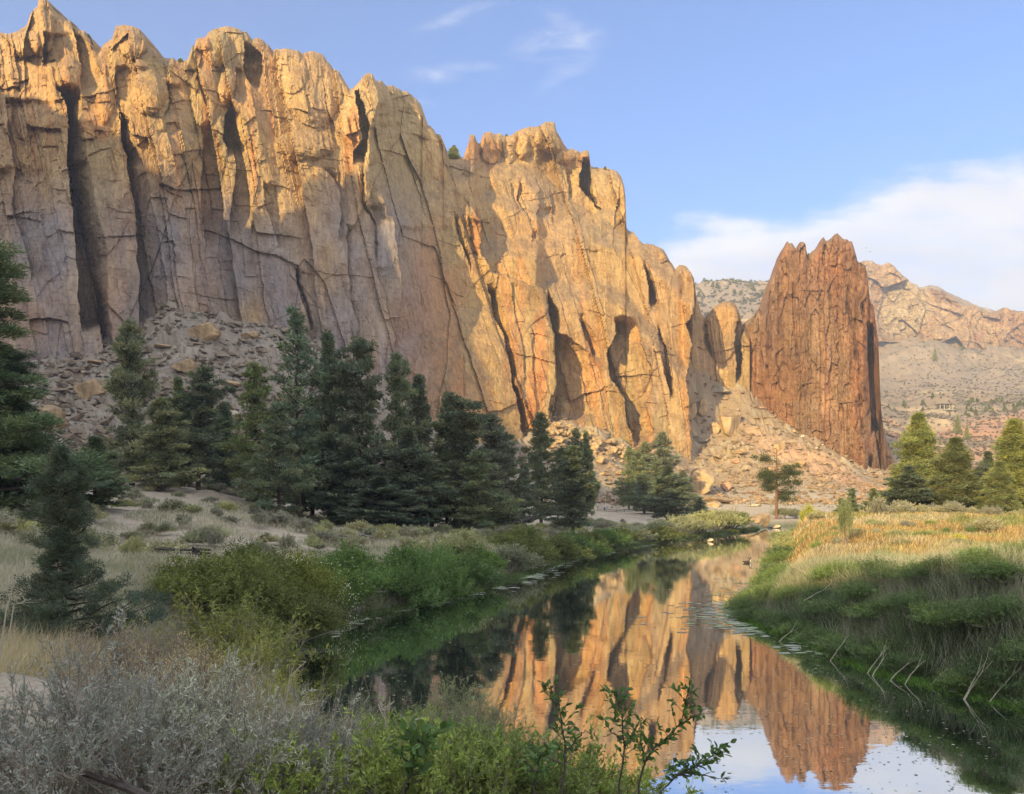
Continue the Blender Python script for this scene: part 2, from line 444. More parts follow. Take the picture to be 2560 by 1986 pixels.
SKY_A = [(-160, 60), (-60, 75)] + zp(1, [(0, 200), (60, 205), (110, 185), (150, 165), (165, 150), (185, 80), (222, 45), (232, 30), (233, 0), (236, -14), (275, -16), (286, 0), (284, 32), (340, 70),
    (380, 110), (430, 130), (465, 175), (510, 190), (545, 230), (560, 285), (600, 310), (630, 270), (680, 230), (700, 160), (740, 150), (800, 155), (850, 180), (880, 230), (900, 280), (935, 295), (965, 350),
    (1040, 355), (1090, 370), (1130, 365), (1150, 320), (1172, 300), (1168, 262), (1190, 232), (1245, 225), (1260, 195), (1300, 175), (1370, 160), (1430, 170), (1475, 195), (1490, 190), (1520, 240), (1560, 230),
    (1600, 250), (1640, 290), (1648, 318), (1660, 300), (1740, 295), (1800, 305), (1835, 330), (1850, 312), (1900, 310), (1950, 330), (1990, 380), (2020, 420), (2050, 430), (2080, 490), (2120, 540)]) + zp(2, [
    (190, 180), (240, 130), (260, 100), (290, 80), (315, 85), (335, 125), (370, 125), (400, 155), (440, 155), (480, 180), (540, 200), (580, 230), (610, 270), (625, 320), (617, 400), (640, 392), (670, 400), (700, 440),
    (706, 452), (730, 458), (744, 490), (748, 590)])
SKY_B = zp(2, [(752, 600), (870, 590), (880, 550), (900, 500), (903, 455), (935, 450), (945, 490), (968, 512), (976, 480), (990, 440), (1030, 437), (1060, 450), (1080, 445), (1120, 460), (1150, 460), (1180, 435), (1240, 410),
    (1330, 400), (1370, 375), (1420, 375), (1430, 430), (1460, 480), (1495, 540), (1550, 545), (1575, 562), (1600, 545), (1628, 555), (1632, 610), (1640, 650), (1730, 655), (1790, 670), (1825, 710), (1845, 790), (1852, 900), (1854, 1020),
    (1900, 1050), (1950, 1110), (2010, 1115), (2080, 1150), (2110, 1200), (2150, 1270)]) + zp(5, [(65, 415), (90, 395), (130, 400), (165, 440), (185, 490), (190, 560), (200, 590), (222, 680), (245, 722),
    (255, 700), (300, 650), (340, 620), (410, 615), (440, 640), (455, 690), (470, 745), (500, 800), (560, 900)])
BORDER = [(1109, 60), (1109, 398), (1122, 452), (1160, 493), (1188, 534), (1201, 547), (1203, 588), (1201, 629), (1217, 654), (1234, 683), (1259, 688), (1283, 700), (1316, 707), (1350, 716), (1366, 737), (1372, 762), (1370, 795), (1385, 828),
          (1391, 898), (1389, 964), (1377, 989), (1372, 1059), (1345, 1113), (1320, 1300)]

def cliff_depth(U, V):
    Ya = np.interp(U, [-200, 0, 200, 350, 500, 700, 900, 1100, 1250, 1400, 1800], [166, 178, 183, 187, 196, 206, 215, 231, 247, 268, 320])
    Ya = Ya + np.clip((900 - V), 0, 900) * 0.030 + np.clip(300 - V, 0, 300) * 0.03
    Yb = np.interp(U, [1050, 1200, 1400, 1600, 1730, 1900], [235, 262, 277, 290, 300, 330]) + np.clip(1100 - V, 0, 1100) * 0.035 + np.clip(620 - V, 0, 600) * 0.06
    U0, V0 = U, V
    U = U + 9 * fbm(U / 34, V / 50, 31, 5, 0.6); V = V + 12 * fbm(U / 34, V / 34, 33, 5, 0.6)
    ub, _, _ = interp_v(BORDER, V)
    jag = 5 * fbm(V / 14, V * 0, 21, 3)
    isb = (U > ub + jag)
    Y = np.where(isb, Yb, Ya)
    # ---- main wall, left
    D = wedge(U, V, zp(1, [(345, 525), (400, 640), (415, 760), (408, 960), (430, 1080), (470, 1300), (520, 1560), (560, 1694), (590, 1850), (600, 1960), (625, 2100)]),
              zp(1, [(480, 570), (500, 780), (550, 1050), (600, 1300), (640, 1500), (655, 1694), (665, 1900), (680, 2050), (690, 2120)]), 17, 0)
    D += wedge(U, V, zp(1, [(412, 960), (440, 1300), (470, 1694), (500, 2000)]), zp(1, [(418, 980), (470, 1300), (520, 1560), (560, 1694), (610, 2000)]), 19, 18)
    D += wedge(U, V, zp(1, [(720, 700), (740, 830), (780, 1100), (810, 1300), (830, 1500), (838, 1700), (842, 1980)]), zp(1, [(760, 700), (830, 900), (900, 1100), (960, 1400), (1000, 1700), (1010, 1980)]), 10, 2.0)
    D += wedge(U, V, zp(1, [(0, 1100), (80, 1100), (90, 1300), (180, 1600)]), zp(1, [(320, 1000), (320, 1100), (330, 1300), (330, 1700)]), 3, 0)
    D += shelf(U, V, zp(1, [(30, 600), (55, 780), (90, 1050), (85, 1100)]), 5, 60)
    D += shelf(U, V, zp(1, [(262, 200), (262, 400)]), 7, 40)
    D += wedge(U, V, zp(1, [(415, 120), (470, 250), (500, 400), (490, 570)]), zp(1, [(470, 170), (560, 300), (620, 450), (625, 570)]), 7, 1)
    D += shelf(U, V, zp(1, [(690, 400), (705, 600), (730, 700), (740, 800), (770, 1000)]), 5, 50)
    D += shelf(U, V, zp(1, [(1010, 500), (1020, 620), (980, 700)]), 5, 35)
    D += wedge(U, V, zp(1, [(1410, 610), (1370, 700), (1345, 830), (1380, 900)]), zp(1, [(1415, 610), (1460, 700), (1490, 850), (1540, 940)]), 15, 3)
    D += wedge(U, V, zp(1, [(1215, 780), (1225, 1000), (1215, 1150), (1235, 1500)]), zp(1, [(1300, 780), (1370, 1000), (1370, 1150), (1320, 1500)]), 8, 3.0, 70)
    D += wedge(U, V, zp(1, [(1400, 850), (1430, 1000), (1400, 1200), (1390, 1430)]), zp(1, [(1520, 850), (1560, 1000), (1530, 1250), (1510, 1430)]), 7, 2, 60)
    D += wedge(U, V, zp(1, [(1478, 270), (1475, 400), (1500, 480), (1545, 555)]), zp(1, [(1520, 272), (1592, 340), (1580, 450), (1562, 555)]), 12, 4)
    D += shelf(U, V, zp(1, [(1215, 330), (1185, 470), (1240, 600), (1270, 760)]), 2.2, 16)
    D += shelf(U, V, zp(1, [(1420, 400), (1430, 500), (1405, 600)]), 4, 30)
    D += wedge(U, V, zp(1, [(1600, 1100), (1610, 1250), (1690, 1500)]), zp(1, [(1700, 1100), (1730, 1250), (1790, 1500)]), 3.5, 0)
    D += crackline(U, V, zp(1, [(1840, 320), (1860, 480), (1980, 500), (1990, 600)]), 1.6)
    D += hcrack(U, V, zp(1, [(1420, 575), (1560, 605), (1700, 650), (1850, 740), (2100, 800)]), 2.5, 4)
    D += hcrack(U, V, zp(1, [(1800, 900), (1950, 940), (2080, 970)]), 2.0, 3)
    D += hcrack(U, V, zp(1, [(550, 1075), (660, 1090), (750, 1110)]), 2.0, 2.5)
    D += hcrack(U, V, zp(1, [(640, 1400), (700, 1415), (770, 1410)]), 1.6, 2.0)
    D += hcrack(U, V, zp(1, [(900, 1370), (1000, 1440), (1100, 1510), (1170, 1555)]), 3, 3.0)
    D += hcrack(U, V, zp(1, [(0, 300), (120, 340), (260, 405)]), 4, 4)
    D += hcrack(U, V, zp(1, [(850, 860), (1000, 800), (1200, 800)]), 2.5, 6)
    # rounded heads of the main wall
    for b in ((1310, 290, 90, 110, 6), (1240, 560, 80, 230, 4), (1370, 520, 55, 110, 4.5), (1900, 560, 170, 210, 5), (1770, 430, 90, 140, 3), (420, 440, 80, 110, 5), (150, 270, 90, 90, 5), (900, 560, 110, 130, 5),
              (800, 250, 90, 100, 6), (250, 190, 80, 150, 5), (1850, 880, 180, 90, 4), (1090, 900, 120, 110, 3), (640, 600, 60, 150, 3.5), (40, 700, 30, 120, 4), (1225, 270, 50, 45, 3)):
        D += bulge(U, V, b[0] / 2.42, b[1] / 2.42, b[2] / 2.42, b[3] / 2.42, b[4] * 0.7)
    # ---- the pillar whose right flank turns away from the sun
    D += wedge(U, V, zp(2, [(215, 190), (235, 330), (255, 480), (205, 570)]), zp(2, [(240, 215), (268, 300), (300, 400), (268, 620)]), 12, 12)
    Lc, _, _ = interp_v([(936, 180), (943, 257), (933, 288), (924, 324), (920, 415), (936, 464), (985, 563), (1000, 687), (1007, 832), (1012, 950), (1015, 1200)], V)
    Rc, _, _ = interp_v([(1060, 180), (1060, 282), (1062, 315), (1085, 336), (1110, 380), (1120, 455), (1096, 540), (1130, 640), (1172, 770), (1172, 870), (1226, 948), (1240, 1200)], V)
    offv = np.interp(V, [180, 315, 455, 540, 640, 770, 900, 1000, 1100], [24, 26, 31, 24, 24, 25, 14, 5, 0])
    tt = np.clip((U - Lc) / (Rc - Lc), 0, 1)
    D += np.where(isb, 0, offv * (1 - (1 - tt) ** 2.2) * (1 - 0.35 * sst(U, Rc, Rc + 160)))
    D += shelf(U, V, zp(2, [(265, 640), (265, 800), (300, 900)]), -4, 30)
    D += crackline(U, V, zp(2, [(265, 560), (258, 700), (265, 860), (340, 1000), (345, 1250)]), 4, 4)
    D += wedge(U, V, zp(2, [(305, 820), (310, 900), (350, 985)]), zp(2, [(385, 840), (430, 900), (475, 1010)]), 3, -1.5)
    D += shelf(U, V, zp(2, [(478, 1000), (480, 1200), (490, 1500), (500, 1700)]), 4.5, 50)
    D += wedge(U, V, zp(2, [(0, 650), (60, 700), (120, 800)]), zp(2, [(130, 650), (190, 800), (190, 1100)]), 3, 0)
    D += shelf(U, V, zp(2, [(165, 1000), (170, 1300), (200, 1500), (240, 1700)]), 2.5, 20)
    D += shelf(U, V, zp(2, [(340, 1250), (400, 1450), (450, 1700), (470, 2050)]), 2.0, 22)
    D += shelf(U, V, zp(3, [(1790, 180), (1830, 350), (1880, 570), (1885, 640)]), 4.5, 14)
    D += crackline(U, V, zp(3, [(1800, 200), (1850, 360), (1882, 570)]), 4, 4)
    # ---- wall under the pillar and the sunlit ribs
    D += crackline(U, V, zp(4, [(780, 60), (820, 180), (850, 380), (870, 600), (882, 745)]), 1.8, 3)
    D += wedge(U, V, zp(2, [(815, 940), (830, 1050), (890, 1200), (915, 1260)]), zp(2, [(832, 920), (885, 1100), (920, 1270)]), 5, 1)
    D += shelf(U, V, zp(2, [(900, 955), (905, 1100), (925, 1205)]), 3, 40)
    D += wedge(U, V, zp(4, [(1015, 30), (1040, 200), (1110, 350), (1150, 560), (1200, 800), (1230, 950)]), zp(4, [(1060, 30), (1130, 240), (1165, 400), (1190, 640), (1270, 800), (1290, 1000)]), 9, 0.5)
    D += shelf(U, V, zp(4, [(1160, 30), (1180, 200), (1230, 400), (1240, 640)]), 1.5, 18)
    D += shelf(U, V, zp(4, [(1290, 300), (1300, 600), (1320, 900)]), 1.6, 14)
    # ---- right of the border: alcove, hourglass shadow, slots
    D += wedge(U, V, zp(2, [(1380, 1400), (1390, 1560), (1420, 1650)]) + zp(4, [(1430, 480), (1425, 640), (1395, 860)]), zp(2, [(1400, 1400), (1450, 1530), (1450, 1650)]) + zp(4, [(1620, 420), (1720, 620), (1700, 860)]), 16, 0)
    D += bulge(U, V, 800 + 1450 / 2.42, 700 + 790 / 2.42, 22, 28, 6)
    D += wedge(U, V, zp(4, [(1580, 220), (1600, 330), (1650, 470)]), zp(4, [(1600, 225), (1680, 370), (1700, 480)]), 7, 1)
    D += wedge(U, V, zp(4, [(1770, 228), (1790, 330), (1745, 450), (1755, 560), (1830, 720), (1870, 900), (1905, 1010)]), zp(4, [(1925, 228), (1940, 380), (2010, 520), (2005, 680), (1965, 760), (2020, 900), (1960, 1010)]), 17, 5)
    D += bulge(U, V, 800 + 1900 / 2.42, 700 + 560 / 2.42, 45, 80, 2.2, 0.3)
    D += wedge(U, V, zp(4, [(2035, 280), (2060, 420), (2080, 560), (2130, 700)]), zp(4, [(2050, 280), (2110, 440), (2130, 560), (2140, 700)]), 7, 3)
    D += wedge(U, V, zp(4, [(1995, 10), (2005, 100), (2000, 155)]), zp(4, [(2030, 20), (2052, 100), (2050, 160)]), 9, 4)
    D += wedge(U, V, zp(2, [(1965, 1225), (1990, 1340), (2000, 1480)]), zp(2, [(1995, 1225), (2030, 1360), (2050, 1490)]), 8, 3)
    D += wedge(U, V, zp(2, [(1590, 600), (1565, 700), (1560, 770), (1640, 860), (1690, 910)]), zp(2, [(1635, 640), (1642, 800), (1660, 860), (1702, 900)]), 22, 8)
    D += wedge(U, V, zp(2, [(1490, 670), (1510, 760), (1515, 850)]), zp(2, [(1540, 670), (1560, 760), (1545, 850)]), 6, 1)
    D += wedge(U, V, zp(2, [(1195, 720), (1200, 850), (1265, 965)]), zp(2, [(1228, 740), (1245, 880), (1292, 970)]), 5, 1)
    D += wedge(U, V, zp(2, [(1145, 720), (1160, 800), (1215, 930)]), zp(2, [(1180, 720), (1200, 830), (1240, 930)]), 3, 1)
    D += wedge(U, V, zp(2, [(1290, 690), (1325, 800), (1335, 880)]), zp(2, [(1330, 700), (1350, 800), (1365, 890)]), 3, 1)
    D += wedge(U, V, zp(2, [(1325, 885), (1310, 940), (1320, 965)]), zp(2, [(1390, 880), (1400, 940), (1392, 962)]), 8, 5)
    D += wedge(U, V, zp(2, [(1385, 780), (1395, 900), (1405, 985)]), zp(2, [(1410, 790), (1442, 880), (1425, 985)]), 6, 3)
    D += wedge(U, V, zp(2, [(1284, 1020), (1286, 1115)]), zp(2, [(1313, 1020), (1306, 1115)]), 5, 5)
    D += bulge(U, V, 1236, 598, 14, 40, 0)
    # terraces: above each line the wall stands back behind a sloping bench
    def terrace(line, back, u0, u1, bench=22.0, hgt=400.0):
        p = np.array(line, float); lv = np.interp(U, p[:, 0], p[:, 1]) + 5 * fbm(U / 22, U * 0 + back, 45, 4)
        m = sst(U, u0, u0 + 25) * (1 - sst(U, u1 - 25, u1))
        return np.where(isb, back * m * sst(lv + bench * 0.25 - V, -bench * 0.6, bench * 0.6) * (1 - 0.8 * sst(lv - V, hgt * 0.4, hgt)), 0)
    D += terrace([(1100, 398), (1200, 398), (1300, 412), (1345, 440), (1420, 500), (1500, 560), (1560, 590)], 15, 1090, 1600, 64, 500)
    D += terrace([(1190, 600), (1260, 610), (1330, 600), (1420, 566), (1500, 562), (1560, 578), (1640, 640), (1720, 720)], 13, 1180, 1740, 58, 300)
    D += terrace([(1340, 712), (1420, 715), (1500, 712), (1560, 735), (1600, 790), (1680, 880), (1720, 930)], 11, 1340, 1730, 50, 260)
    D += terrace([(1230, 480), (1340, 520), (1450, 540), (1560, 520)], 7, 1200, 1570, 34, 200)
    # ledge lines across the upper cliff
    for L, a, w in (([(770, 700), (900, 690), (1100, 740), (1200, 700)], 3, 4), ([(760, 640), (900, 635), (1200, 640), (1340, 670), (1500, 840)], 3.0, 5), ([(1500, 840), (1700, 960), (1830, 1040)], 3, 5),
                    ([(970, 1050), (1200, 1120), (1500, 1140), (1900, 1160)], 1.5, 3), ([(1310, 1015), (1560, 1000), (1700, 1030), (1900, 1050)], -2.5, 6), ([(1500, 1370), (1700, 1440), (1760, 1400), (2050, 1600)], 2.5, 4),
                    ([(1050, 910), (1100, 935), (1220, 940)], 3, 4), ([(2080, 1585), (2150, 1570), (2200, 1600)], 5, 6)):
        D += hcrack(U, V, zp(2, L), a, w)
    # hoodoos on the summit
    for b in ((930, 530, 42, 85, 6), (1030, 530, 65, 100, 9), (1095, 500, 30, 60, 4), (1230, 520, 45, 80, 5), (1390, 470, 90, 95, 8), (1150, 560, 40, 60, 4), (1480, 580, 60, 50, 4), (1610, 580, 25, 35, 3), (1745, 840, 110, 180, 9)):
        D += bulge(U, V, 800 + b[0] / 2.42, 150 + b[1] / 2.42, b[2] / 2.42, b[3] / 2.42, b[4] * 0.55)
    for L in ([(958, 450), (968, 520), (975, 600)], [(1062, 450), (1100, 520), (1080, 630)], [(1125, 460), (1120, 560)], [(1200, 450), (1190, 560), (1215, 600)], [(1270, 470), (1265, 600)]):
        D += crackline(U, V, zp(2, L), 5, 5)
    # right end: pinnacle and gap
    D += crackline(U, V, zp(5, [(250, 720), (262, 850), (295, 950)]), 8, 5)
    D += crackline(U, V, zp(5, [(60, 420), (40, 640), (30, 820)]), 1.2, 3)
    D += wedge(U, V, zp(5, [(455, 690), (430, 830), (430, 900), (440, 1100)]), zp(5, [(475, 700), (485, 780), (470, 900), (460, 1110)]), 12, 10)
    D += bulge(U, V, 1660 + 350 / 2.42, 500 + 740 / 2.42, 42, 100, 3.0)
    D += wedge(U, V, zp(5, [(0, 850), (0, 1000), (30, 1150)]), zp(5, [(30, 940), (50, 1100), (50, 1200)]), 6, 4)
    # the wall ends: beyond this edge the slope behind shows
    E, _, _ = interp_v(zp(5, [(185, 480), (190, 560), (175, 690), (130, 740), (165, 880), (130, 1090), (150, 1300), (170, 1400), (172, 1570), (170, 1800)]), V)
    beyond = U > E
    far = 26 + 0.0 * U
    Y = np.where(beyond, np.maximum(Y, 346 + (U - 1730) * 0.04) + 0 * far, Y)
    r, info = rockiness(U0, V0, Y, 5)
    # the shaded lower wall is smooth slabs, the heads and upper tiers are rougher
    smooth = sst(V, 330, 620) * (1 - sst(U, 1000, 1300) * 0.35)
    r = r * (1.05 - 0.55 * smooth)
    cliff_depth.info = info
    return Y + D + r

SPOTS_CLIFF = [
    (100, 800, 60, 190, 0.1, (0.50, 0.33, 0.25), 0.75), (290, 830, 45, 170, 0, (0.50, 0.33, 0.24), 0.7), (160, 560, 40, 200, -0.05, (0.50, 0.38, 0.30), 0.6), (60, 640, 50, 120, 0, (0.47, 0.34, 0.27), 0.6),
    (560, 600, 60, 180, 0.2, (0.42, 0.29, 0.22), 0.75), (700, 730, 60, 150, 0, (0.45, 0.32, 0.25), 0.6), (460, 550, 50, 130, 0.1, (0.43, 0.31, 0.23), 0.5), (850, 520, 50, 130, -0.1, (0.44, 0.30, 0.22), 0.6),
    (1050, 800, 80, 260, 0.1, (0.50, 0.29, 0.18), 0.8), (1120, 700, 60, 160, 0.2, (0.48, 0.30, 0.19), 0.6), (1345, 950, 30, 190, 0, (0.62, 0.30, 0.14), 0.85), (1480, 900, 40, 120, 0, (0.50, 0.30, 0.18), 0.6),
    (1190, 1010, 60, 90, 0, (0.60, 0.36, 0.20), 0.5), (1190, 580, 20, 60, 0, (0.42, 0.22, 0.13), 0.8), (1330, 590, 60, 50, 0, (0.55, 0.34, 0.17), 0.6), (230, 420, 60, 200, 0, (0.40, 0.34, 0.23), 0.7),
    (980, 360, 80, 160, 0, (0.40, 0.34, 0.23), 0.75), (1000, 480, 90, 90, 0, (0.42, 0.34, 0.22), 0.6), (880, 350, 24, 100, 0.1, (0.50, 0.27, 0.15), 0.8), (600, 240, 70, 60, 0, (0.55, 0.33, 0.18), 0.5), (240, 300, 40, 60, 0, (0.58, 0.31, 0.15), 0.6),
    (1200, 380, 60, 50, 0, (0.45, 0.25, 0.14), 0.7), (1450, 400, 60, 25, 0, (0.42, 0.26, 0.15), 0.7), (1800, 800, 40, 70, 0, (0.50, 0.32, 0.17), 0.6), (400, 230, 70, 60, 0, (0.55, 0.36, 0.18), 0.5), (1710, 900, 20, 160, 0, (0.55, 0.34, 0.17), 0.5),
    (360, 650, 30, 200, 0.2, (0.33, 0.29, 0.23), 0.6), (1000, 650, 40, 100, 0.2, (0.38, 0.33, 0.23), 0.5), (1590, 970, 30, 100, 0, (0.37, 0.33, 0.24), 0.5), (1130, 610, 50, 60, 0.3, (0.40, 0.34, 0.22), 0.5)]
def cliff_albedo(U, V):
    c = rock_albedo(U, V, cliff_depth.info, 5, SPOTS_CLIFF)
    g = sst(V, 380, 620) * (1 - sst(U, 950, 1150)) * (0.55 + 0.5 * fbm(U / 70, V / 160, 160, 3))  # grey-mauve of the slabs, plus the lower left wall's shade painted into the colour
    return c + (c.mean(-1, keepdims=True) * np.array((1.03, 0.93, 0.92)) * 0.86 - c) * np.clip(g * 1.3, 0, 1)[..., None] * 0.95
us = np.concatenate([np.arange(-150, 1875, STEP_U)])
SKY = SKY_A + SKY_B
BOT = [(-200, 1080), (100, 1020), (300, 950), (430, 860), (560, 880), (700, 930), (850, 990), (1000, 1090), (1150, 1160), (1300, 1180), (1500, 1200), (1730, 1230), (1760, 1100), (1875, 1100)]
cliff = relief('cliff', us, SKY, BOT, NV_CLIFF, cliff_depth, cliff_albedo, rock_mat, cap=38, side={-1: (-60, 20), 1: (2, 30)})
tag(cliff, kind='structure')

# ---- the free-standing spire
def spire_depth(U, V):
    Y = np.interp(U, [1830, 1900, 1960, 2100, 2160, 2190, 2240], [362, 350, 338, 322, 318, 325, 340])
    Y = Y + np.clip(1100 - V, 0, 600) * 0.012
    D = 0 * U
    for L, a, w in (([(780, 450), (785, 650), (800, 850), (815, 1010)], 4, 4), ([(1115, 520), (1110, 640), (1150, 800), (1160, 950), (1178, 1065)], 5, 4.5), ([(1185, 1150), (1195, 1300), (1205, 1465)], 6, 4.5),
                    ([(1210, 1120), (1228, 1200), (1220, 1290)], 4, 4), ([(1190, 560), (1215, 740)], 6, 4.5), ([(1100, 260), (1105, 390)], 3, 3), ([(1020, 900), (1025, 1000)], 3, 2.5), ([(865, 320), (880, 400)], 5, 4),
                    ([(690, 350), (720, 520), (780, 700)], 1.5, 5), ([(850, 1100), (825, 1240)], 3, 3), ([(1225, 430), (1205, 640)], 4, 3), ([(640, 560), (700, 800), (720, 1100), (760, 1350)], 2.2, 8),
                    ([(930, 400), (960, 800), (940, 1200), (1000, 1500)], 1.6, 10), ([(1060, 400), (1050, 900), (1080, 1400)], 1.6, 9)):
        D += crackline(U, V, zp(5, L), a, w)
    D += wedge(U, V, zp(5, [(1228, 760), (1234, 1000), (1248, 1250), (1255, 1420)]), zp(5, [(1268, 860), (1300, 1000), (1310, 1300), (1305, 1420)]), 16, 14)
    D += wedge(U, V, zp(5, [(1265, 1330), (1290, 1500), (1310, 1650)]), zp(5, [(1290, 1330), (1320, 1500), (1335, 1650)]), 9, 8)
    D += wedge(U, V, zp(5, [(1310, 1300), (1340, 1480), (1385, 1580)]), zp(5, [(1325, 1300), (1380, 1500), (1400, 1580)]), 9, 8)
    D += wedge(U, V, zp(5, [(1238, 1540), (1235, 1640), (1260, 1720)]), zp(5, [(1265, 1540), (1255, 1640), (1290, 1720)]), 7, 6)
    x = (U - CX) / F * 330.0; z = -(V - HV) / F * 330.0
    x = x - z * 0.03
    wx = x + 3.5 * fbm(x / 12, z / 30, 301, 3)
    f1, e1 = facets(wx / 7, z / 26, 302, 1.0); f2, e2 = facets(wx / 2.6, z / 7, 312, 1.1); f3, e3 = facets(wx / 1.2, z / 2.2, 322, 1.2)
    rib = ridged(wx / 6, z / 50, 305, 4)
    vx = x + 0.04 * z + 1.2 * fbm(x / 10, z / 22, 341, 4) + 0.3 * fbm(x / 2, z / 2, 342, 3); vz = z + 2 * fbm(x / 9, z / 9, 343, 3)
    r = blocks(vx, vz, 7.5, 34.0, 350, 0.6, 1.0, 0.5) + 0.8 * blocks(vx, vz, 2.6, 11.0, 360, 0.55, 0.4, 0.25) + 0.8 * fbm(vx / 3.5, vz / 6, 365, 3) + blocks(vx, vz, 0.9, 4.0, 370, 0.4, 0.2, 0.12) + 0.5 * f1 + 0.25 * f2 - 0.7 * rib + 0.3 * np.exp(-(e1 / 0.05) ** 2) + 0.9 * fbm(wx / 1.5, z / 2.0, 333, 5, 0.68) + 0.8 * f2
    spire_depth.info = (f1, f2, e1, rib, x, z)
    return Y + D + r
def spire_albedo(U, V):
    return rock_albedo(U, V, spire_depth.info, 77, [(1980, 850, 50, 200, 0, (0.30, 0.21, 0.125), 0.6), (1960, 960, 90, 70, 0, (0.37, 0.23, 0.13), 0.5), (2130, 750, 30, 120, 0, (0.28, 0.20, 0.13), 0.5)], base=(0.37, 0.215, 0.125), red=0.35) * (np.array((0.78, 0.71, 0.84)) * (1 + 0.28 * fbm(U / 26, V / 60, 444, 4))[..., None])
SKY_S = zp(5, [(440, 900), (455, 860), (478, 800), (485, 745), (530, 710), (560, 690), (575, 650), (595, 690), (615, 690), (625, 620), (640, 500), (655, 460), (685, 430), (695, 360), (720, 290), (745, 252), (758, 268), (775, 262), (800, 300), (822, 258), (840, 252), (856, 268),
    (862, 310), (872, 342), (895, 315), (930, 290), (950, 245), (965, 228), (980, 250), (1005, 240), (1025, 215), (1045, 203), (1065, 218), (1090, 240), (1105, 236), (1118, 252), (1138, 250), (1155, 310), (1172, 375), (1197, 380), (1215, 395), (1228, 430), (1236, 500), (1246, 610), (1270, 640), (1281, 740), (1298, 870),
    (1304, 1050), (1312, 1250), (1330, 1400), (1388, 1570), (1400, 1640)])
spire_mat = rock_material('rusty_spire_rock', 0.8)
us = np.arange(1842, 2240, STEP_U)
spire = relief('rock_spire', us, SKY_S, [(1840, 990), (1905, 1075), (1970, 1110), (2057, 1165), (2130, 1205), (2176, 1240), (2260, 1250)], NV_SPIRE, spire_depth, spire_albedo, spire_mat, cap=24, side={-1: (2, 20), 1: (-6, 20)})
tag(spire, 'tall rust brown rock spire with a jagged top standing alone right of the cliff', 'rock spire', kind='thing')

# ---- far ridge
def ridge_depth(U, V):
    Y = 1040 + (U - 2350) * 0.05 + np.clip(880 - V, 0, 300) * 0.35
    x = (U - CX) / F * 1050.0; z = -(V - HV) / F * 1050.0
    wx = x + 16 * fbm(x / 60, z / 60, 401, 3)
    f0, e0 = facets(wx / 60, z / 60, 402, 1.1); f1, e1 = facets(wx / 22, z / 30, 412, 1.1); f2, e2 = facets(wx / 9, z / 10, 422, 1.2)
    rib = ridged(wx / 24, z / 60, 405, 4)
    ridge_depth.info = (f0, f1, e1, rib, x / 5, z / 5)
    return Y + 11 * f0 + 5 * f1 + 2.5 * f2 - 8 * rib + 1.5 * np.exp(-(e1 / 0.06) ** 2) + 5 * fbm(wx / 7, z / 5, 433, 5, 0.6)
def ridge_albedo(U, V):
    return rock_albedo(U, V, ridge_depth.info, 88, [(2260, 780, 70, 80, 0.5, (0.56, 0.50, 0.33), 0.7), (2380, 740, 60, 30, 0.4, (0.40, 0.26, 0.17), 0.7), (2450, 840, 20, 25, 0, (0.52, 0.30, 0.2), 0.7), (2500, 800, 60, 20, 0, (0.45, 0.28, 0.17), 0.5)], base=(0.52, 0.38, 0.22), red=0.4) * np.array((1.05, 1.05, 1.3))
SKY_R = zp(5, [(1100, 420), (1175, 380), (1215, 365), (1240, 368), (1260, 365), (1290, 390), (1325, 392), (1350, 375), (1380, 390), (1410, 420), (1450, 460), (1500, 500), (1530, 515), (1550, 545), (1580, 535), (1620, 535), (1660, 548), (1700, 560), (1750, 600), (1800, 640), (1860, 640), (1900, 655), (1930, 672), (1980, 680), (2040, 685),
    (2055, 652), (2090, 660), (2130, 672), (2178, 680), (2300, 700), (2420, 660), (2600, 690)])
us = np.arange(2115, 2740, STEP_U * 1.1)
fr = relief('far_ridge', us, SKY_R, [(2115, 850), (2240, 856), (2330, 866), (2390, 840), (2420, 878), (2560, 890), (2740, 900)], 190, ridge_depth, ridge_albedo, rock_material('pale_ridge_rock', 0.25, 2.0), cap=160, side={-1: (-10, 80), 1: (60, 40)})
tag(fr, kind='structure')
# ------------------------------------------------------------------ terrain
LEFT_SHORE = [(14, -3), (10, 4), (6.5, 8.2), (2, 10.3), (-2.5, 12.0), (-5.6, 15.5), (-7.2, 19.5), (-7.6, 22), (-7.3, 27.3), (-6.9, 33.2), (-5, 36.8), (-2.3, 43), (-.35, 49.8), (4.1, 65), (11.8, 84.4), (22, 105), (39, 133), (52, 156), (70, 170), (100, 172)]
RIGHT_SHORE = [(102, 152), (85, 151), (68, 146), (54, 134), (40, 110), (29.7, 88), (21.3, 64), (15.2, 47), (11.4, 38.5), (10.2, 35.5), (10.1, 32.6), (10.5, 28.2), (10.9, 22.9), (12.4, 19.3), (15, 14), (19, 6), (24, -3)]
RIVER = np.array(LEFT_SHORE + RIGHT_SHORE, float)
def river_sd(X, Y):
    """signed distance to the river outline, negative in the water"""
    P = RIVER; d = np.full(X.shape, 1e9); ins = np.zeros(X.shape, bool)
    for i in range(len(P)):
        a = P[i]; b = P[(i + 1) % len(P)]
        ab = b - a; t = np.clip(((X - a[0]) * ab[0] + (Y - a[1]) * ab[1]) / (ab @ ab), 0, 1)
        d = np.minimum(d, np.hypot(X - a[0] - t * ab[0], Y - a[1] - t * ab[1]))
        c = ((a[1] > Y) != (b[1] > Y)) & (X < (b[0] - a[0]) * (Y - a[1]) / (b[1] - a[1] + 1e-12) + a[0])
        ins ^= c
    return np.where(ins, -d, d)
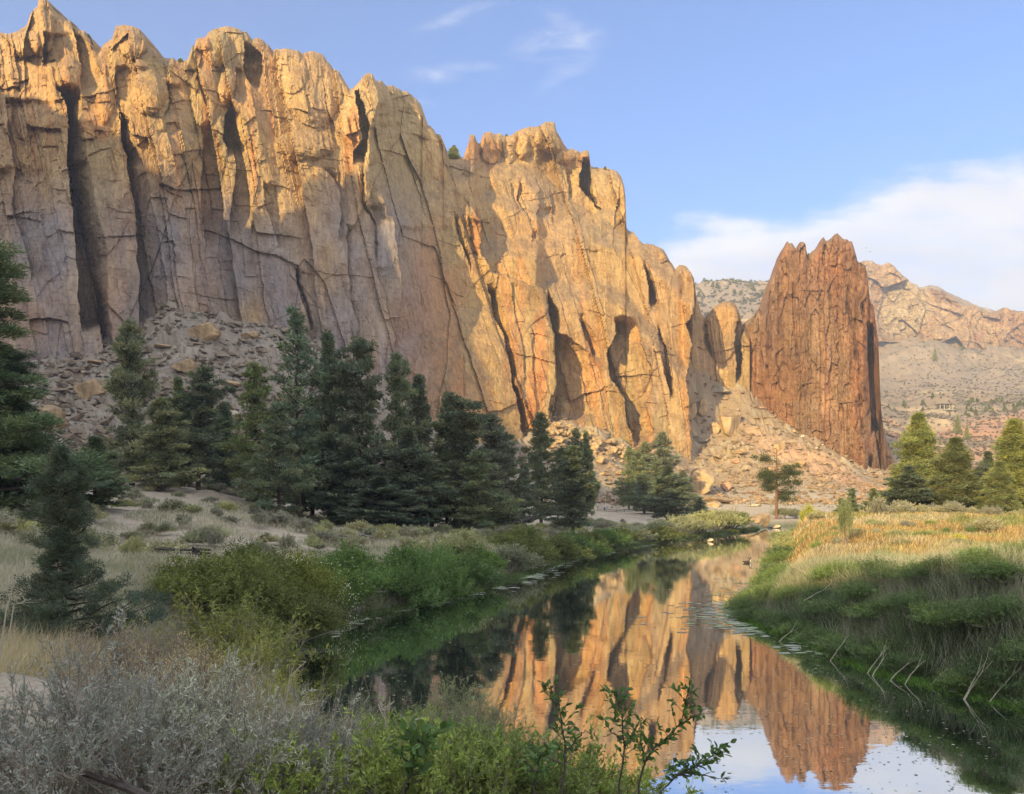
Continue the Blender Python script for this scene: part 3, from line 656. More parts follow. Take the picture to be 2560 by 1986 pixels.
ctrl = [(0, 0, 3.4), (-3, 5, 3.4), (3, 3, 2.6), (5, 5, 1.4), (1, 7, 2.2), (-2, 9, 2.3), (-5, 12, 2.3), (-20, 50, 4.0), (-28, 75, 6.0), (-10, 60, 2.4), (-5, 83, 2.4), (10, 120, 2.2), (20, 150, 2.0), (35, 180, 2.4), (-40, 50, 9), (-20, 30, 4.0), (-12, 30, 2.6),
        (-15, 15, 3.6), (-60, 20, 10), (-100, 60, 26), (-120, 100, 38), (-120, -60, 60), (60, -30, 2.5), (0, -60, 8), (-40, -20, 7), (100, 40, 4), (150, 100, 8), (200, 200, 18), (300, 50, 30), (-200, 200, 60), (-100, 240, 60), (-40, 290, 55), (20, 340, 50),
        (40, 380, 50), (-300, -200, 90), (300, -300, 60), (0, -400, 60), (13, 36, 1.9), (15, 30, 2.1), (17, 24, 2.3), (21, 20, 2.5), (26, 16, 2.7), (16, 44, 2.3), (22, 60, 2.4), (28, 50, 2.6),
        (1200, 500, 120), (-800, 1500, 250), (0, 2500, 300), (2000, 1500, 300), (60, 260, 10), (3000, -500, 150), (-2000, -1000, 200), (0, -2500, 150)]
uvy = [(0, 1700, 7.1), (150, 1760, 6.3), (300, 1500, 20), (460, 1402, 27), (250, 1400, 38), (1510, 1279, 208), (1510, 1279, 192), (1600, 1279, 190), (1450, 1280, 190), (1500, 1281, 170), (0, 960, 173), (200, 900, 181), (340, 860, 184), (430, 790, 190), (560, 815, 196), (700, 850, 202), (850, 900, 207), (1000, 1020, 216), (1150, 1110, 232), (1275, 1125, 248), (1400, 1080, 265),
       (1500, 1090, 275), (1600, 1150, 284), (1725, 1172, 294), (300, 1120, 125), (600, 1010, 155), (600, 1200, 115), (150, 1120, 105), (900, 1200, 145), (1100, 1230, 170), (1300, 1190, 220), (1500, 1235, 235), (1700, 1250, 240), (1750, 1290, 220), (450, 1040, 140), (800, 1080, 165),
       (1727, 860, 350), (1760, 890, 352), (1800, 950, 352), (1740, 980, 342), (1740, 1060, 330), (1800, 1050, 338), (1740, 1130, 314), (1800, 1140, 310), (1850, 940, 360), (1871, 969, 356), (1904, 1032, 344), (1970, 1072, 332), (2057, 1124, 320), (2176, 1200, 306), (2232, 1190, 320), (1750, 1190, 290), (1900, 1185, 285), (2000, 1235, 258), (2200, 1262, 235), (1900, 1290, 195), (2100, 1287, 178),
       (2000, 1235, 300 - 40), (2300, 1236, 300), (2560, 1238, 260), (2300, 1150, 460), (2500, 1160, 450), (2200, 1040, 640), (2360, 1024, 690), (2400, 1022, 690), (2560, 1012, 650), (2700, 1010, 650), (2330, 1040, 650), (2420, 1090, 560), (2240, 1075, 580), (2560, 1060, 590), (2200, 1000, 800), (2560, 985, 800),
       (2200, 880, 1030), (2321, 846, 1040), (2400, 880, 1030), (2430, 864, 1050), (2560, 875, 1050), (2700, 880, 1050), (2200, 950, 930), (2450, 950, 920), (2600, 950, 920), (2330, 700, 1400), (2600, 780, 1400), (1700, 735, 1200), (1735, 718, 1200), (1805, 700, 1200), (1883, 714, 1200), (1940, 709, 1200), (1800, 800, 900), (1760, 790, 900),
       (1990, 720, 1250), (1750, 860, 600), (1900, 900, 600), (1800, 740, 1600), (1900, 1330, 55), (2300, 1291, 80), (2560, 1302, 60), (2000, 1293, 75), (2560, 1415, 24), (2250, 1277, 115), (2560, 1280, 115), (2100, 1292, 110), (2400, 1262, 150), (2150, 1345, 45), (2400, 1350, 40)]
for u, v, Yd in uvy: ctrl.append(W(u, v, Yd))
ctrl = np.array(ctrl, float)
def warp(X, Y):
    r = np.hypot(X, Y) + 1e-9; k = np.log1p(r / 8.0) * 10 / r
    return X * k, Y * k
cwx, cwy = warp(ctrl[:, 0], ctrl[:, 1])
czz = ctrl[:, 2]
_n = len(ctrl)
K = np.hypot(cwx[:, None] - cwx[None], cwy[:, None] - cwy[None])
_A = np.zeros((_n + 1, _n + 1)); _A[:_n, :_n] = K + np.eye(_n) * -0.02; _A[_n, :_n] = 1; _A[:_n, _n] = 1
_sol = np.linalg.solve(_A, np.append(czz, 0))
def height0(X, Y):
    X = np.asarray(X, float); Y = np.asarray(Y, float); sh = X.shape
    X = X.ravel(); Y = Y.ravel(); out = np.empty(X.shape)
    for i in range(0, len(X), 20000):
        a, b = warp(X[i:i + 20000], Y[i:i + 20000])
        out[i:i + 20000] = np.hypot(a[:, None] - cwx[None], b[:, None] - cwy[None]) @ _sol[:_n] + _sol[_n]
    return out.reshape(sh)
def height(X, Y):
    X = np.asarray(X, float); Y = np.asarray(Y, float)
    h = height0(X, Y)
    r = np.hypot(X, Y)
    h = h + 0.10 * fbm(X / 1.3, Y / 1.3, 500, 3) * sst(r, 0, 10) + 0.35 * fbm(X / 9, Y / 9, 510, 4) * sst(r, 15, 60) + 0.02 * fbm(X / .12, Y / .12, 505, 3)
    slope = sst(h, 6, 22)
    h = h + slope * (1.4 * fbm(X / 16, Y / 16, 520, 4) + 0.9 * ridged(X / 9, Y / 7, 530, 4)) + sst(r, 500, 900) * (7 * fbm(X / 70, Y / 70, 540, 5) + 6 * ridged(X / 60, Y / 60, 545, 4))
    f1, e1 = facets(X / 3.2, Y / 3.2, 550, 1.4)
    f2, e2 = facets(X / 8 + 3, Y / 6, 555, 1.4); f3, e3 = facets(X / 1.4, Y / 1.4, 557, 1.4)
    h = h + sst(h, 9, 20) * (1 - sst(r, 420, 700)) * (0.8 * np.maximum(f1, 0) * sst(fbm(X / 20, Y / 20, 560, 2), -0.1, 0.1) + 1.6 * np.maximum(f2 - 0.2, 0) + 0.35 * np.maximum(f3, 0))
    d = river_sd(X, Y)
    s = sst(d, -1.3, 3.4)
    return np.maximum(h, 1.2) * s + (1 - s) * (-1.1)
EYE_GROUND = float(height(np.array([0.0]), np.array([0.0]))[0])

def terrain():
    th = np.concatenate([np.linspace(-180, -42, 70, endpoint=False), np.linspace(-42, 42, NTH), np.linspace(42, 180, 70)[1:]])
    th = np.radians(th)
    r = np.concatenate([[0.05], np.geomspace(0.6, 20, 110, endpoint=False), np.geomspace(20, 400, NR, endpoint=False), np.geomspace(400, 1500, 130, endpoint=False), np.geomspace(1500, 9000, 20)])
    T, Rr = np.meshgrid(th, r)
    X = Rr * np.sin(T); Y = Rr * np.cos(T)
    Z = height(X, Y)
    h0 = Z
    # colours of the ground itself
    grass = np.array((0.42, 0.32, 0.17)); sand = np.array((0.40, 0.34, 0.25)); talus = np.array((0.31, 0.23, 0.145)); sage = np.array((0.24, 0.23, 0.16)); green = np.array((0.09, 0.12, 0.04)); scree = np.array((0.30, 0.25, 0.19)); red = np.array((0.42, 0.22, 0.12))
    def bl(c, t, w): return c + (t - c) * np.clip(w, 0, 1)[..., None]
    n1 = fbm(X / 14, Y / 14, 600, 4); n2 = fbm(X / 3, Y / 3, 610, 4); n3 = fbm(X / 60, Y / 60, 620, 4)
    c = np.ones(X.shape + (3,)) * sand
    right = sst(X - (8 + Y * 0.27), 0, 4) * (1 - sst(Y, 135, 150)) * (Y > 0)
    c = bl(c, grass, right * (0.75 + 0.4 * n2))
    c = bl(c, green * 1.6, right * sst(n1 + 0.4 * n2, 0.15, 0.5) * 0.8)
    c = bl(c, talus, sst(Z, 4, 12))
    c = bl(c, sage * 1.5, sst(n2, 0.15, 0.5) * sst(Z, 4, 10) * 0.55)
    c = bl(c, (0.52, 0.30, 0.17), sst(X, 85, 110) * (1 - sst(np.abs(Y - 295 + (X - 110) * 0.9), 8, 26)) * sst(Y, 200, 240) * (1 - sst(Y, 330, 350)) * 0.6)
    far = sst(Rr, 420, 600)
    c = bl(c, (0.225, 0.17, 0.115), far * 0.9)
    c = bl(c, (0.42, 0.32, 0.18), far * sst(n3 + 0.5 * n1, 0.0, 0.4) * 0.8)
    c = bl(c, (0.12, 0.115, 0.08), far * sst(fbm(X / 7, Y / 7, 630, 4), 0.05, 0.30) * 0.8)
    c = bl(c, (0.22, 0.175, 0.13), sst(Rr, 860, 950) * (1 - sst(Rr, 1080, 1150)) * 0.75)
    lt = (1 - sst(X, -10, 25)) * sst(Z, 3.5, 9) * (1 - far)
    c = bl(c, (0.235, 0.20, 0.155), lt * 0.85)
    c = bl(c, (0.20, 0.185, 0.15), lt * sst(n2 + 0.5 * n1, 0.1, 0.5) * 0.7)
    c = bl(c, (0.33, 0.285, 0.225), lt * sst(fbm(X / 1.6, Y / 1.6, 650, 4), 0.15, 0.4) * 0.6)
    c = bl(c, red, sst(X, 210, 250) * sst(Y, 380, 430) * (1 - sst(Y, 600, 640)) * sst(fbm(X / 40, Y / 40, 640, 3), -0.2, 0.2) * 0.8)
    d = river_sd(X, Y)
    c = bl(c, green, (1 - sst(d, 0.5, 3.0)) * 0.85)
    me = mesh_np('ground', np.stack([X, Y, Z], -1).reshape(-1, 3), grid_faces(*X.shape)[:, ::-1], [ground_mat()], smooth=False)
    set_tint(me, np.clip(c * (1 + 0.22 * n2[..., None]), 0.01, 0.9).reshape(-1, 3))
    o = link('ground', me); tag(o, kind='structure')
    return o
def ground_mat():
    t = MT('dry_ground', 0.95, 0.1)
    v = t.n('ShaderNodeTexCoord').outputs['Object']
    a = t.noise(14.0, 6, 0.7, v); b = t.noise(1.3, 6, 0.7, v)
    c = t.mul(t.attr(), t.ramp(a, [(0.3, 0.72), (0.5, 1.0), (0.72, 1.2)]))
    c = t.mul(c, t.ramp(b, [(0.3, (0.72, 0.70, 0.68)), (0.5, (1, 1, 1)), (0.7, (1.15, 1.15, 1.15))]))
    t.base(c)
    b1 = t.bump(a, 0.05, 0.7)
    t.bump(b, 0.7, 0.5, b1)
    return t.m
ground = terrain()

# ------------------------------------------------------------------ the hill behind the camera whose shadow lies on the near bank and the lower wall
def shadow_hill():
    T0 = -170.0
    pts_uv = [(-60, 200), (0, 225), (60, 250), (116, 290), (180, 300), (253, 300), (343, 385), (434, 440), (508, 515), (595, 585), (736, 530), (806, 430), (872, 455), (985, 500), (1090, 560), (1131, 640), (1160, 720), (1172, 800), (1190, 880), (1226, 948), (1275, 1097)]
    u = np.array([p[0] for p in pts_uv], float); v = np.array([p[1] for p in pts_uv], float)
    Yd = cliff_depth(u[None], v[None])[0] if False else np.array([float(cliff_depth(np.array([[a]]), np.array([[b]]))[0, 0]) for a, b in zip(u, v)])
    X = (u - CX) / F * Yd; Z = CH - (v - HV) / F * Yd
    w = X * DY - Yd * DX; t = X * DX + Yd * DY
    zr = Z + (t - T0) * TE
    more = []
    for (a, b, Yy, zz) in ((1352, 1100, 112, 15.0), (1432, 1150, 82, 9.0), (1487, 1100, 124, 17.0), (1544, 1150, 185, 14.0), (1610, 1200, 172, 10.0), (1668, 1200, 150, 11.0)):
        x, y, z = W(a, b, Yy); more.append((x * DY - y * DX, zz + (x * DX + y * DY - T0) * TE))
    # right bank: the shadow's edge on the grass
    for (x, y, z) in ((9.5, 33.5, 2.0), (12.5, 30.5, 3.0), (15.0, 27.0, 3.3), (16.0, 24.0, 3.4), (17.0, 22.0, 3.5)):
        more.append((x * DY - y * DX, z + (x * DX + y * DY - T0) * TE))
    zz0 = [b for a, b in more if a > -12][0]; more += [(-26.0, zz0 + 3.0), (-17.0, zz0 + 0.6)]
    more = [(a, b - (0.8 if a > -30 else 0)) for a, b in more]
    w = np.append(w, [m[0] for m in more]); zr = np.append(zr, [m[1] for m in more])
    o = np.argsort(w); w = w[o]; zr = zr[o]
    print('shadow ridge', [(round(a), round(b)) for a, b in zip(w, zr)])
    ws = np.arange(-620, 420, 2.0)
    sm = np.zeros_like(ws); wt_ = np.zeros_like(ws)
    zi = np.interp(ws, np.concatenate([[-620, -320], w, [60, 420]]), np.concatenate([[zr[0] + 90, zr[0] + 40], zr, [zr[-1] - 2, 20]]))
    k = np.exp(-(np.arange(-6, 7) / 1.8) ** 2); k /= k.sum()
    zi = np.convolve(np.pad(zi, 6, 'edge'), k, 'valid') + 2.6 * fbm(ws / 8, ws * 0, 700, 4, 0.6) * sst(-ws, 60, 120)
    prof = [(-460, -1.05), (-300, -0.75), (-150, -0.4), (-60, -0.17), (-20, -0.05), (0, 0), (20, -0.06), (60, -0.22), (120, -0.5), (190, -0.85), (250, -1.1)]
    rows = []
    for dt, k in prof:
        h = zi * (1 + k) + (8.0 * fbm(ws / 30, ws * 0 + dt / 30.0, 720, 4) if dt else 0)
        if k <= -1.0: h = h * 0 - 5
        t_ = T0 + dt * 0.5
        rows.append(np.stack([t_ * DX + ws * DY, t_ * DY - ws * DX, np.maximum(h, -5)], -1))
    P = np.array(rows)
    me = mesh_np('hill', P.reshape(-1, 3), grid_faces(*P.shape[:2]), [bpy.data.materials['dry_ground']])
    set_tint(me, np.tile((0.38, 0.31, 0.2), (P.shape[0] * P.shape[1], 1)))
    h = link('hill', me); tag(h, kind='structure')
shadow_hill()

# ------------------------------------------------------------------ the river
def water_mat():
    t = MT('river_water', 0.03, 0.5)
    t.t.nodes.remove(t.b)
    out = [n for n in t.t.nodes if n.type == 'OUTPUT_MATERIAL'][0]
    g = t.n('ShaderNodeBsdfGlossy'); g.inputs['Roughness'].default_value = 0.02; g.inputs['Color'].default_value = (0.93, 0.95, 0.97, 1)
    d = t.n('ShaderNodeBsdfDiffuse'); d.inputs['Color'].default_value = (0.012, 0.022, 0.014, 1)
    v = t.n('ShaderNodeTexCoord').outputs['Object']
    lw = t.n('ShaderNodeLayerWeight'); lw.inputs['Blend'].default_value = 0.5
    mr = t.n('ShaderNodeMapRange'); t.l(lw.outputs['Facing'], mr.inputs[0])
    mr.inputs[1].default_value = 0.45; mr.inputs[2].default_value = 0.95; mr.inputs[3].default_value = 0.55; mr.inputs[4].default_value = 0.97
    mx = t.n('ShaderNodeMixShader'); t.l(mr.outputs[0], mx.inputs[0]); t.l(d.outputs[0], mx.inputs[1]); t.l(g.outputs[0], mx.inputs[2])
    n1 = t.noise(1.6, 3, 0.5, v, (1.0, 1.8, 1)); n2 = t.noise(0.35, 2, 0.5, v)
    b = t.n('ShaderNodeBump'); t.l(n1, b.inputs['Height']); b.inputs['Strength'].default_value = 0.5; b.inputs['Distance'].default_value = 0.0025
    b2 = t.n('ShaderNodeBump'); t.l(n2, b2.inputs['Height']); b2.inputs['Strength'].default_value = 0.5; b2.inputs['Distance'].default_value = 0.0035; t.l(b.outputs[0], b2.inputs['Normal'])
    t.l(b2.outputs[0], g.inputs['Normal'])
    t.l(mx.outputs[0], out.inputs['Surface'])
    return t.m
def water():
    # a smooth sheet a little wider than the banks
    me = mesh_np('river', [(-14, -8, 0), (110, -8, 0), (110, 182, 0), (-14, 182, 0)], [(0, 1, 2, 3)], [water_mat()])
    o = link('river', me); tag(o, kind='structure')
water()
# ------------------------------------------------------------------ plant building blocks
def foliage_mat(name, translucent=0.25, rough=0.75, var=0.25, spec=0.15):
    t = MT(name, rough, spec)
    oi = t.n('ShaderNodeObjectInfo')
    hs = t.ramp(oi.outputs['Random'], [(0.0, (1 - var, 1 - var, 1 - var * 0.8)), (0.5, (1, 1, 1)), (1.0, (1 + var, 1 + var * 0.8, 1 - var * 0.4))])
    c = t.mul(t.attr(), hs)
    t.base(c)
    if translucent:
        out = [n for n in t.t.nodes if n.type == 'OUTPUT_MATERIAL'][0]
        tr = t.n('ShaderNodeBsdfTranslucent'); t.l(t.mul(c, (1.2, 1.25, 0.8)), tr.inputs['Color'])
        mx = t.n('ShaderNodeMixShader'); mx.inputs[0].default_value = translucent
        t.l(t.b.outputs[0], mx.inputs[1]); t.l(tr.outputs[0], mx.inputs[2]); t.l(mx.outputs[0], out.inputs['Surface'])
    return t.m
def bark_mat(name, col, dark=0.55):
    t = MT(name, 0.95, 0.1)
    v = t.n('ShaderNodeTexCoord').outputs['Object']
    n = t.noise(6.0, 5, 0.65, v, (1, 1, 0.25))
    t.base(t.ramp(n, [(0.3, tuple(x * dark for x in col)), (0.6, col), (0.8, tuple(min(1, x * 1.25) for x in col))]))
    t.bump(n, 0.04, 0.8)
    return t.m
M_BARK = bark_mat('grey_brown_bark', (0.10, 0.08, 0.065))
M_REDBARK = bark_mat('red_pine_bark', (0.22, 0.115, 0.07))
M_TWIG = bark_mat('dry_twig', (0.27, 0.235, 0.19), 0.7)
M_DARKTWIG = bark_mat('dark_twig', (0.095, 0.08, 0.07))
M_PALE = bark_mat('bleached_stem', (0.42, 0.38, 0.28), 0.8)
M_NEEDLE = foliage_mat('conifer_needles', 0.2)
M_LEAF = foliage_mat('shrub_leaves', 0.3)
M_GRASS = foliage_mat('grass_blades', 0.35, 0.8, 0.1)
M_TREELEAF = foliage_mat('sapling_leaves', 0.3, 0.55, 0.05, 0.3)

class Tri:
    """collects leaf diamonds and tubes, builds one mesh"""
    def __init__(s): s.v = []; s.f = []; s.c = []; s.n = 0
    def diamonds(s, P, D, L, Wd, col, rs, fold=0.0):
        """P base points, D directions (unit), L lengths, Wd widths, col (N,3)"""
        N = len(P)
        if N == 0: return
        a = rs.normal(size=(N, 3)); S = np.cross(D, a); S /= np.linalg.norm(S, axis=1, keepdims=True) + 1e-9
        L = np.broadcast_to(np.asarray(L, float), (N,))[:, None]; Wd = np.broadcast_to(np.asarray(Wd, float), (N,))[:, None]
        mid = P + D * L * 0.45
        if fold: mid = mid + np.cross(S, D) * L * fold
        V = np.stack([P, mid + S * Wd * 0.5, P + D * L, mid - S * Wd * 0.5], 1)
        s.v.append(V.reshape(-1, 3)); s.f.append(np.arange(N * 4).reshape(N, 4) + s.n); s.n += N * 4
        s.c.append(np.repeat(col, 4, 0) if getattr(col, 'ndim', 1) == 2 else np.tile(col, (N * 4, 1)))
    def tube(s, pts, r0, r1, sides=4, col=(1, 1, 1), cap=False):
        pts = np.asarray(pts, float); n = len(pts)
        d = np.gradient(pts, axis=0); d /= np.linalg.norm(d, axis=1, keepdims=True) + 1e-9
        up = np.array((0.31, 0.17, 0.93)); u = np.cross(d, up); u /= np.linalg.norm(u, axis=1, keepdims=True) + 1e-9; w = np.cross(d, u)
        r = np.linspace(r0, r1, n)[:, None, None] if not hasattr(r0, '__len__') else np.asarray(r0)[:, None, None]
        a = np.arange(sides) / sides * 2 * np.pi
        ring = pts[:, None] + (u[:, None] * np.cos(a)[None, :, None] + w[:, None] * np.sin(a)[None, :, None]) * r
        i = np.arange(n - 1)[:, None] * sides; j = np.arange(sides)[None]; k = (j + 1) % sides
        f = np.stack([i + j, i + k, i + sides + k, i + sides + j], -1).reshape(-1, 4)
        s.v.append(ring.reshape(-1, 3)); s.f.append(f + s.n); s.n += n * sides; s.c.append(np.tile(col, (n * sides, 1)))
    def build(s, name, mat, smooth=False):
        me = mesh_np(name, np.concatenate(s.v), np.concatenate(s.f), [mat], smooth)
        set_tint(me, np.concatenate(s.c)); return me
def unit(a): return a / (np.linalg.norm(a, axis=-1, keepdims=True) + 1e-9)

# ------------------------------------------------------------------ conifers, built 10 m tall and scaled
FOL = 3.2
def conifer(seed, r=2.3, base=0.06, nb=95, dens=1.0, shape=0.85, col=(0.052, 0.068, 0.036), lean=0.0, blade=(0.26, 0.085), pads=4.5, top=1.0, flat=0.35, trunk_r=0.16, bare=0.0, bark=None, bottom=0.75, lob=1.0):
    rs = np.random.RandomState(seed)
    H = 10.0
    tr = Tri(); cr = Tri()
    zz = np.linspace(0, H * 0.98, 14)
    bx = 0.10 * np.cumsum(rs.normal(size=14)) * 0.35; by = 0.10 * np.cumsum(rs.normal(size=14)) * 0.35
    bx -= bx[0]; by -= by[0]
    tr.tube(np.stack([bx + lean * zz, by, zz - 0.05], 1), trunk_r * (1 - zz / H * 0.93), 0, 7)
    col = np.array(col) * FOL; col = col + (col.mean() - col) * 0.18
    for i in range(nb):
        t = (i + rs.rand()) / nb; t = t ** 0.9
        z = H * (base + (1 - base) * t)
        prof = min(1.0, bottom + (t / 0.18) * (1 - bottom)) * (1 - t) ** shape * top + 0.05
        lobe = 0.72 + 0.45 * lob * vn(np.array([z * 0.55]), np.array([0.0]), seed)[0] + 0.25 * rs.rand()
        L = r * prof * np.clip(lobe + rs.normal() * 0.16 * lob, 0.35, 1.45)
        az = i * 2.399 + rs.normal() * 0.4
        L *= 1 + 0.22 * math.cos(az - seed)
        rise = rs.uniform(-0.12, 0.22) + 0.55 * t
        d = np.array((math.cos(az), math.sin(az), 0))
        s = np.linspace(0, 1, 6)
        x0 = np.interp(z, zz, bx) + lean * z; y0 = np.interp(z, zz, by)
        path = np.stack([x0 + d[0] * L * s, y0 + d[1] * L * s, z + L * (rise * s + 0.22 * s ** 2.5 - 0.16 * s)], 1)
        path[1:] += rs.normal(size=(5, 3)) * 0.035 * L
        tr.tube(path, 0.035 + 0.012 * L, 0.008, 4)
        if bare and rs.rand() < bare: continue
        npads = max(2, int(pads * (0.5 + L / r) * rs.uniform(0.7, 1.2)))
        for k in range(npads):
            q = rs.uniform(0.32 if L > 0.8 else 0.0, 1.05)
            c = np.array([np.interp(q, s, path[:, a]) for a in range(3)])
            side = np.array((-d[1], d[0], 0))
            c = c + side * rs.normal() * 0.26 * L * (1.15 - q * 0.6) + np.array((0, 0, rs.normal() * 0.06 + 0.05))
            pr = rs.uniform(0.20, 0.46) * (0.7 + 0.3 * L / r)
            n = int(60 * dens * (pr / 0.33) ** 2)
            o = unit(rs.normal(size=(n, 3))) * (rs.rand(n, 1) ** 0.45) * pr; o[:, 2] *= flat + 0.2
            P = c + o
            D = unit(unit(o) * 0.8 + d * 0.5 + rs.normal(size=(n, 3)) * 0.5 + np.array((0, 0, 0.35)))
            shade = (rs.uniform(0.65, 1.35) * (0.82 + 0.36 * rs.rand(n, 1)))
            cc = col * shade * (1 + np.array((0.35, 0.12, -0.1)) * rs.uniform(-0.4, 0.7))
            cr.diamonds(P, D, blade[0] * rs.uniform(0.6, 1.25, n), blade[1] * rs.uniform(0.7, 1.3, n), cc, rs)
    # leader
    n = 60
    P = np.stack([rs.normal(size=n) * 0.07 + bx[-1] + lean * H, rs.normal(size=n) * 0.07 + by[-1], rs.uniform(9.0, 10.05, n)], 1)
    if top > 0.3: cr.diamonds(P, unit(rs.normal(size=(n, 3)) * 0.5 + np.array((0, 0, 0.7))), 0.2, 0.07, col * np.ones((n, 1)), rs)
    return tr.build('trunk', bark or M_BARK), cr.build('crown', M_NEEDLE)
def tree_from(proto, u, vtop, Yd, hw, label, cat='tree', group=None, name='conifer_tree', rz=None, sink=0.15, gz=None, hw0=2.3):
    X = (u - CX) / F * Yd
    g = float(height(np.array([X]), np.array([float(Yd)]))[0]) if gz is None else gz
    H = (CH - (vtop - HV) / F * Yd) - g + sink
    root = empty(name, (X, Yd, g - sink))
    tm, cm = proto
    link('trunk', tm, root); link('crown', cm, root)
    k = hw * 1.5 / F * Yd / hw0
    root.scale = (k, k, H / 10.0)
    root.rotation_euler = (0, 0, random.uniform(0, 6.28) if rz is None else rz)
    tag(root, label, cat, group)
    return root
PA = conifer(11, r=2.1, nb=80, dens=1.0, lob=1.5, pads=4.4, shape=0.8, base=0.10)                         # open, layered
PB = conifer(12, r=2.1, nb=105, dens=1.15, shape=0.7, pads=5.0, base=0.07, col=(0.048, 0.065, 0.037))                  # dense
PC = conifer(13, r=1.9, nb=64, dens=0.8, pads=3.6, shape=0.62, base=0.16, col=(0.050, 0.072, 0.042), flat=0.25)            # tall, gaps, trunk shows
PG = conifer(17, r=2.2, nb=60, dens=1.1, pads=5.5, shape=0.55, base=0.14, lob=1.7, flat=0.25, col=(0.054, 0.068, 0.037))
PD = conifer(14, r=2.0, nb=170, dens=2.2, pads=6.5, shape=0.85, lob=0.3, base=0.03, col=(0.080, 0.092, 0.030), blade=(0.15, 0.05), flat=0.85)   # full juniper
PE = conifer(15, r=2.1, nb=70, dens=1.15, lob=1.5, pads=4.8, shape=0.95, base=0.12, col=(0.044, 0.058, 0.034), flat=0.2)      # layered
PF = conifer(16, r=2.1, nb=85, dens=1.0, lob=1.5, pads=4.5, shape=0.9, base=0.05, col=(0.060, 0.070, 0.045))                  # brownish
GC = 'conifers on the bench below the cliff'
TREES = [
    (PF, 331, 811, 74, 66, 'tall brownish green conifer left of the talus slope, in front of the dark rock cleft'),
    (PA, 1268, 1085, 94, 44, 'conifer filling the gap right of the big grove'),
    (PE, 1308, 1165, 100, 34, 'low conifer just left of the lone layered one'),
    (PG, 1396, 1128, 108, 34, 'open conifer between the layered one and the bare trunked one'),
    (PA, 1636, 1150, 186, 30, 'small conifer just left of the dark one above the bend'),
    (PF, 1705, 1178, 178, 28, 'sunlit small conifer right of the dark one above the bend'),
    (PF, 1618, 1108, 236, 34, 'hazy golden green conifer farthest back at the foot of the buttress'),
    (PB, 560, 1010, 92, 50, 'blurry green conifer behind the gap between the pale one and the medium one'),
    (PA, 700, 1010, 66, 50, 'low green conifer right of the medium one, in front of the tallest trunk'),
    (PB, 780, 1000, 80, 60, 'dark full conifer filling the gap right of the tallest trunk'),
    (PB, 1020, 1080, 70, 66, 'dense low conifer at the foot of the forked top tree'),
    (PA, 1200, 1130, 76, 56, 'low conifer with drooping boughs at the right foot of the grove'),
    (PF, 400, 1000, 70, 62, 'dull olive conifer touching the right side of the tall brownish one'),
    (PB, 450, 951, 84, 42, 'slim blue green conifer just right of the tall brownish conifer'),
    (PG, 497, 935, 82, 62, 'pale blue green conifer standing in front of the grey talus'),
    (PA, 643, 914, 74, 55, 'medium conifer left of the tallest dark trunked tree'),
    (PC, 748, 790, 70, 70, 'tallest conifer, thin at the top with its dark trunk showing to the ground'),
    (PB, 824, 842, 76, 58, 'dense conifer with a narrow spire top, right of the tallest tree'),
    (PG, 909, 863, 74, 66, 'tall conifer with a see-through top and visible trunk in the middle of the grove'),
    (PA, 990, 892, 78, 52, 'conifer with a forked narrow top left of the pointed thin one'),
    (PE, 1052, 942, 80, 50, 'thin pointed conifer between the forked one and the round topped one'),
    (PB, 1118, 993, 84, 46, 'short conifer spire half hidden behind the round topped tree'),
    (PG, 1160, 1005, 80, 66, 'dark bushy conifer with a rounded top above the rail fence'),
    (PF, 1232, 1041, 86, 62, 'grey green conifer at the right edge of the big grove'),
    (PB, 945, 1195, 66, 74, 'low bushy conifer in front of the grove, dense to the ground'),
    (PB, 870, 1120, 72, 70, 'dark dense conifer behind the low bushy one at the heart of the grove'),
    (PE, 1080, 1150, 76, 70, 'low layered conifer right behind the start of the rail fence'),
    (PE, 1352, 1035, 112, 46, 'dark layered conifer with shelf like boughs standing by itself'),
    (PE, 1432, 1117, 82, 58, 'short conifer with a bare lower trunk above the riverside shrubs'),
    (PA, 1436, 1074, 122, 26, 'pointed conifer behind the left shoulder of its broader neighbour'),
    (PB, 1466, 1082, 124, 24, 'full dark conifer right beside the three walkers'),
    (PA, 1572, 1121, 206, 26, 'conifer right of the walkers with sunlit rock behind'),
    (PD, 1590, 1135, 222, 38, 'yellow green sunlit conifer behind the trail trees'),
    (PF, 1664, 1084, 232, 46, 'sunlit yellowish conifer at the foot of the last buttress'),
    (PB, 1668, 1167, 150, 48, 'dark green conifer above the river bend'),
    (PA, 1610, 1188, 172, 34, 'small conifer left of the dark one above the river bend'),
    (PB, 1750, 1243, 160, 18, 'tiny dark conifer nearest the sunlit boulders by the footbridge')]
for (p, u, vt, Yd, hw, lab) in TREES:
    tree_from(p, u, vt, Yd, hw, lab, group=GC)
GJ = 'sunlit junipers at the right edge of the meadow'
for (p, u, vt, Yd, hw, lab) in [
    (PD, 2291, 1041, 108, 66, 'tallest broad juniper right of the spire, sunlit yellow green'),
    (PD, 2388, 1101, 96, 64, 'cone shaped juniper in the middle of the meadow edge'),
    (PB, 2276, 1168, 96, 46, 'small darker juniper in front of the tallest broad one'),
    (PB, 2470, 1132, 112, 32, 'slim dark juniper behind two sunlit ones'),
    (PD, 2499, 1159, 92, 44, 'low light green juniper beside the one at the frame edge'),
    (PD, 2537, 1055, 102, 76, 'big juniper cut by the right edge of the view')]:
    tree_from(p, u, vt, Yd, hw, lab, group=GJ)
GY = 'young junipers scattered in the grass'
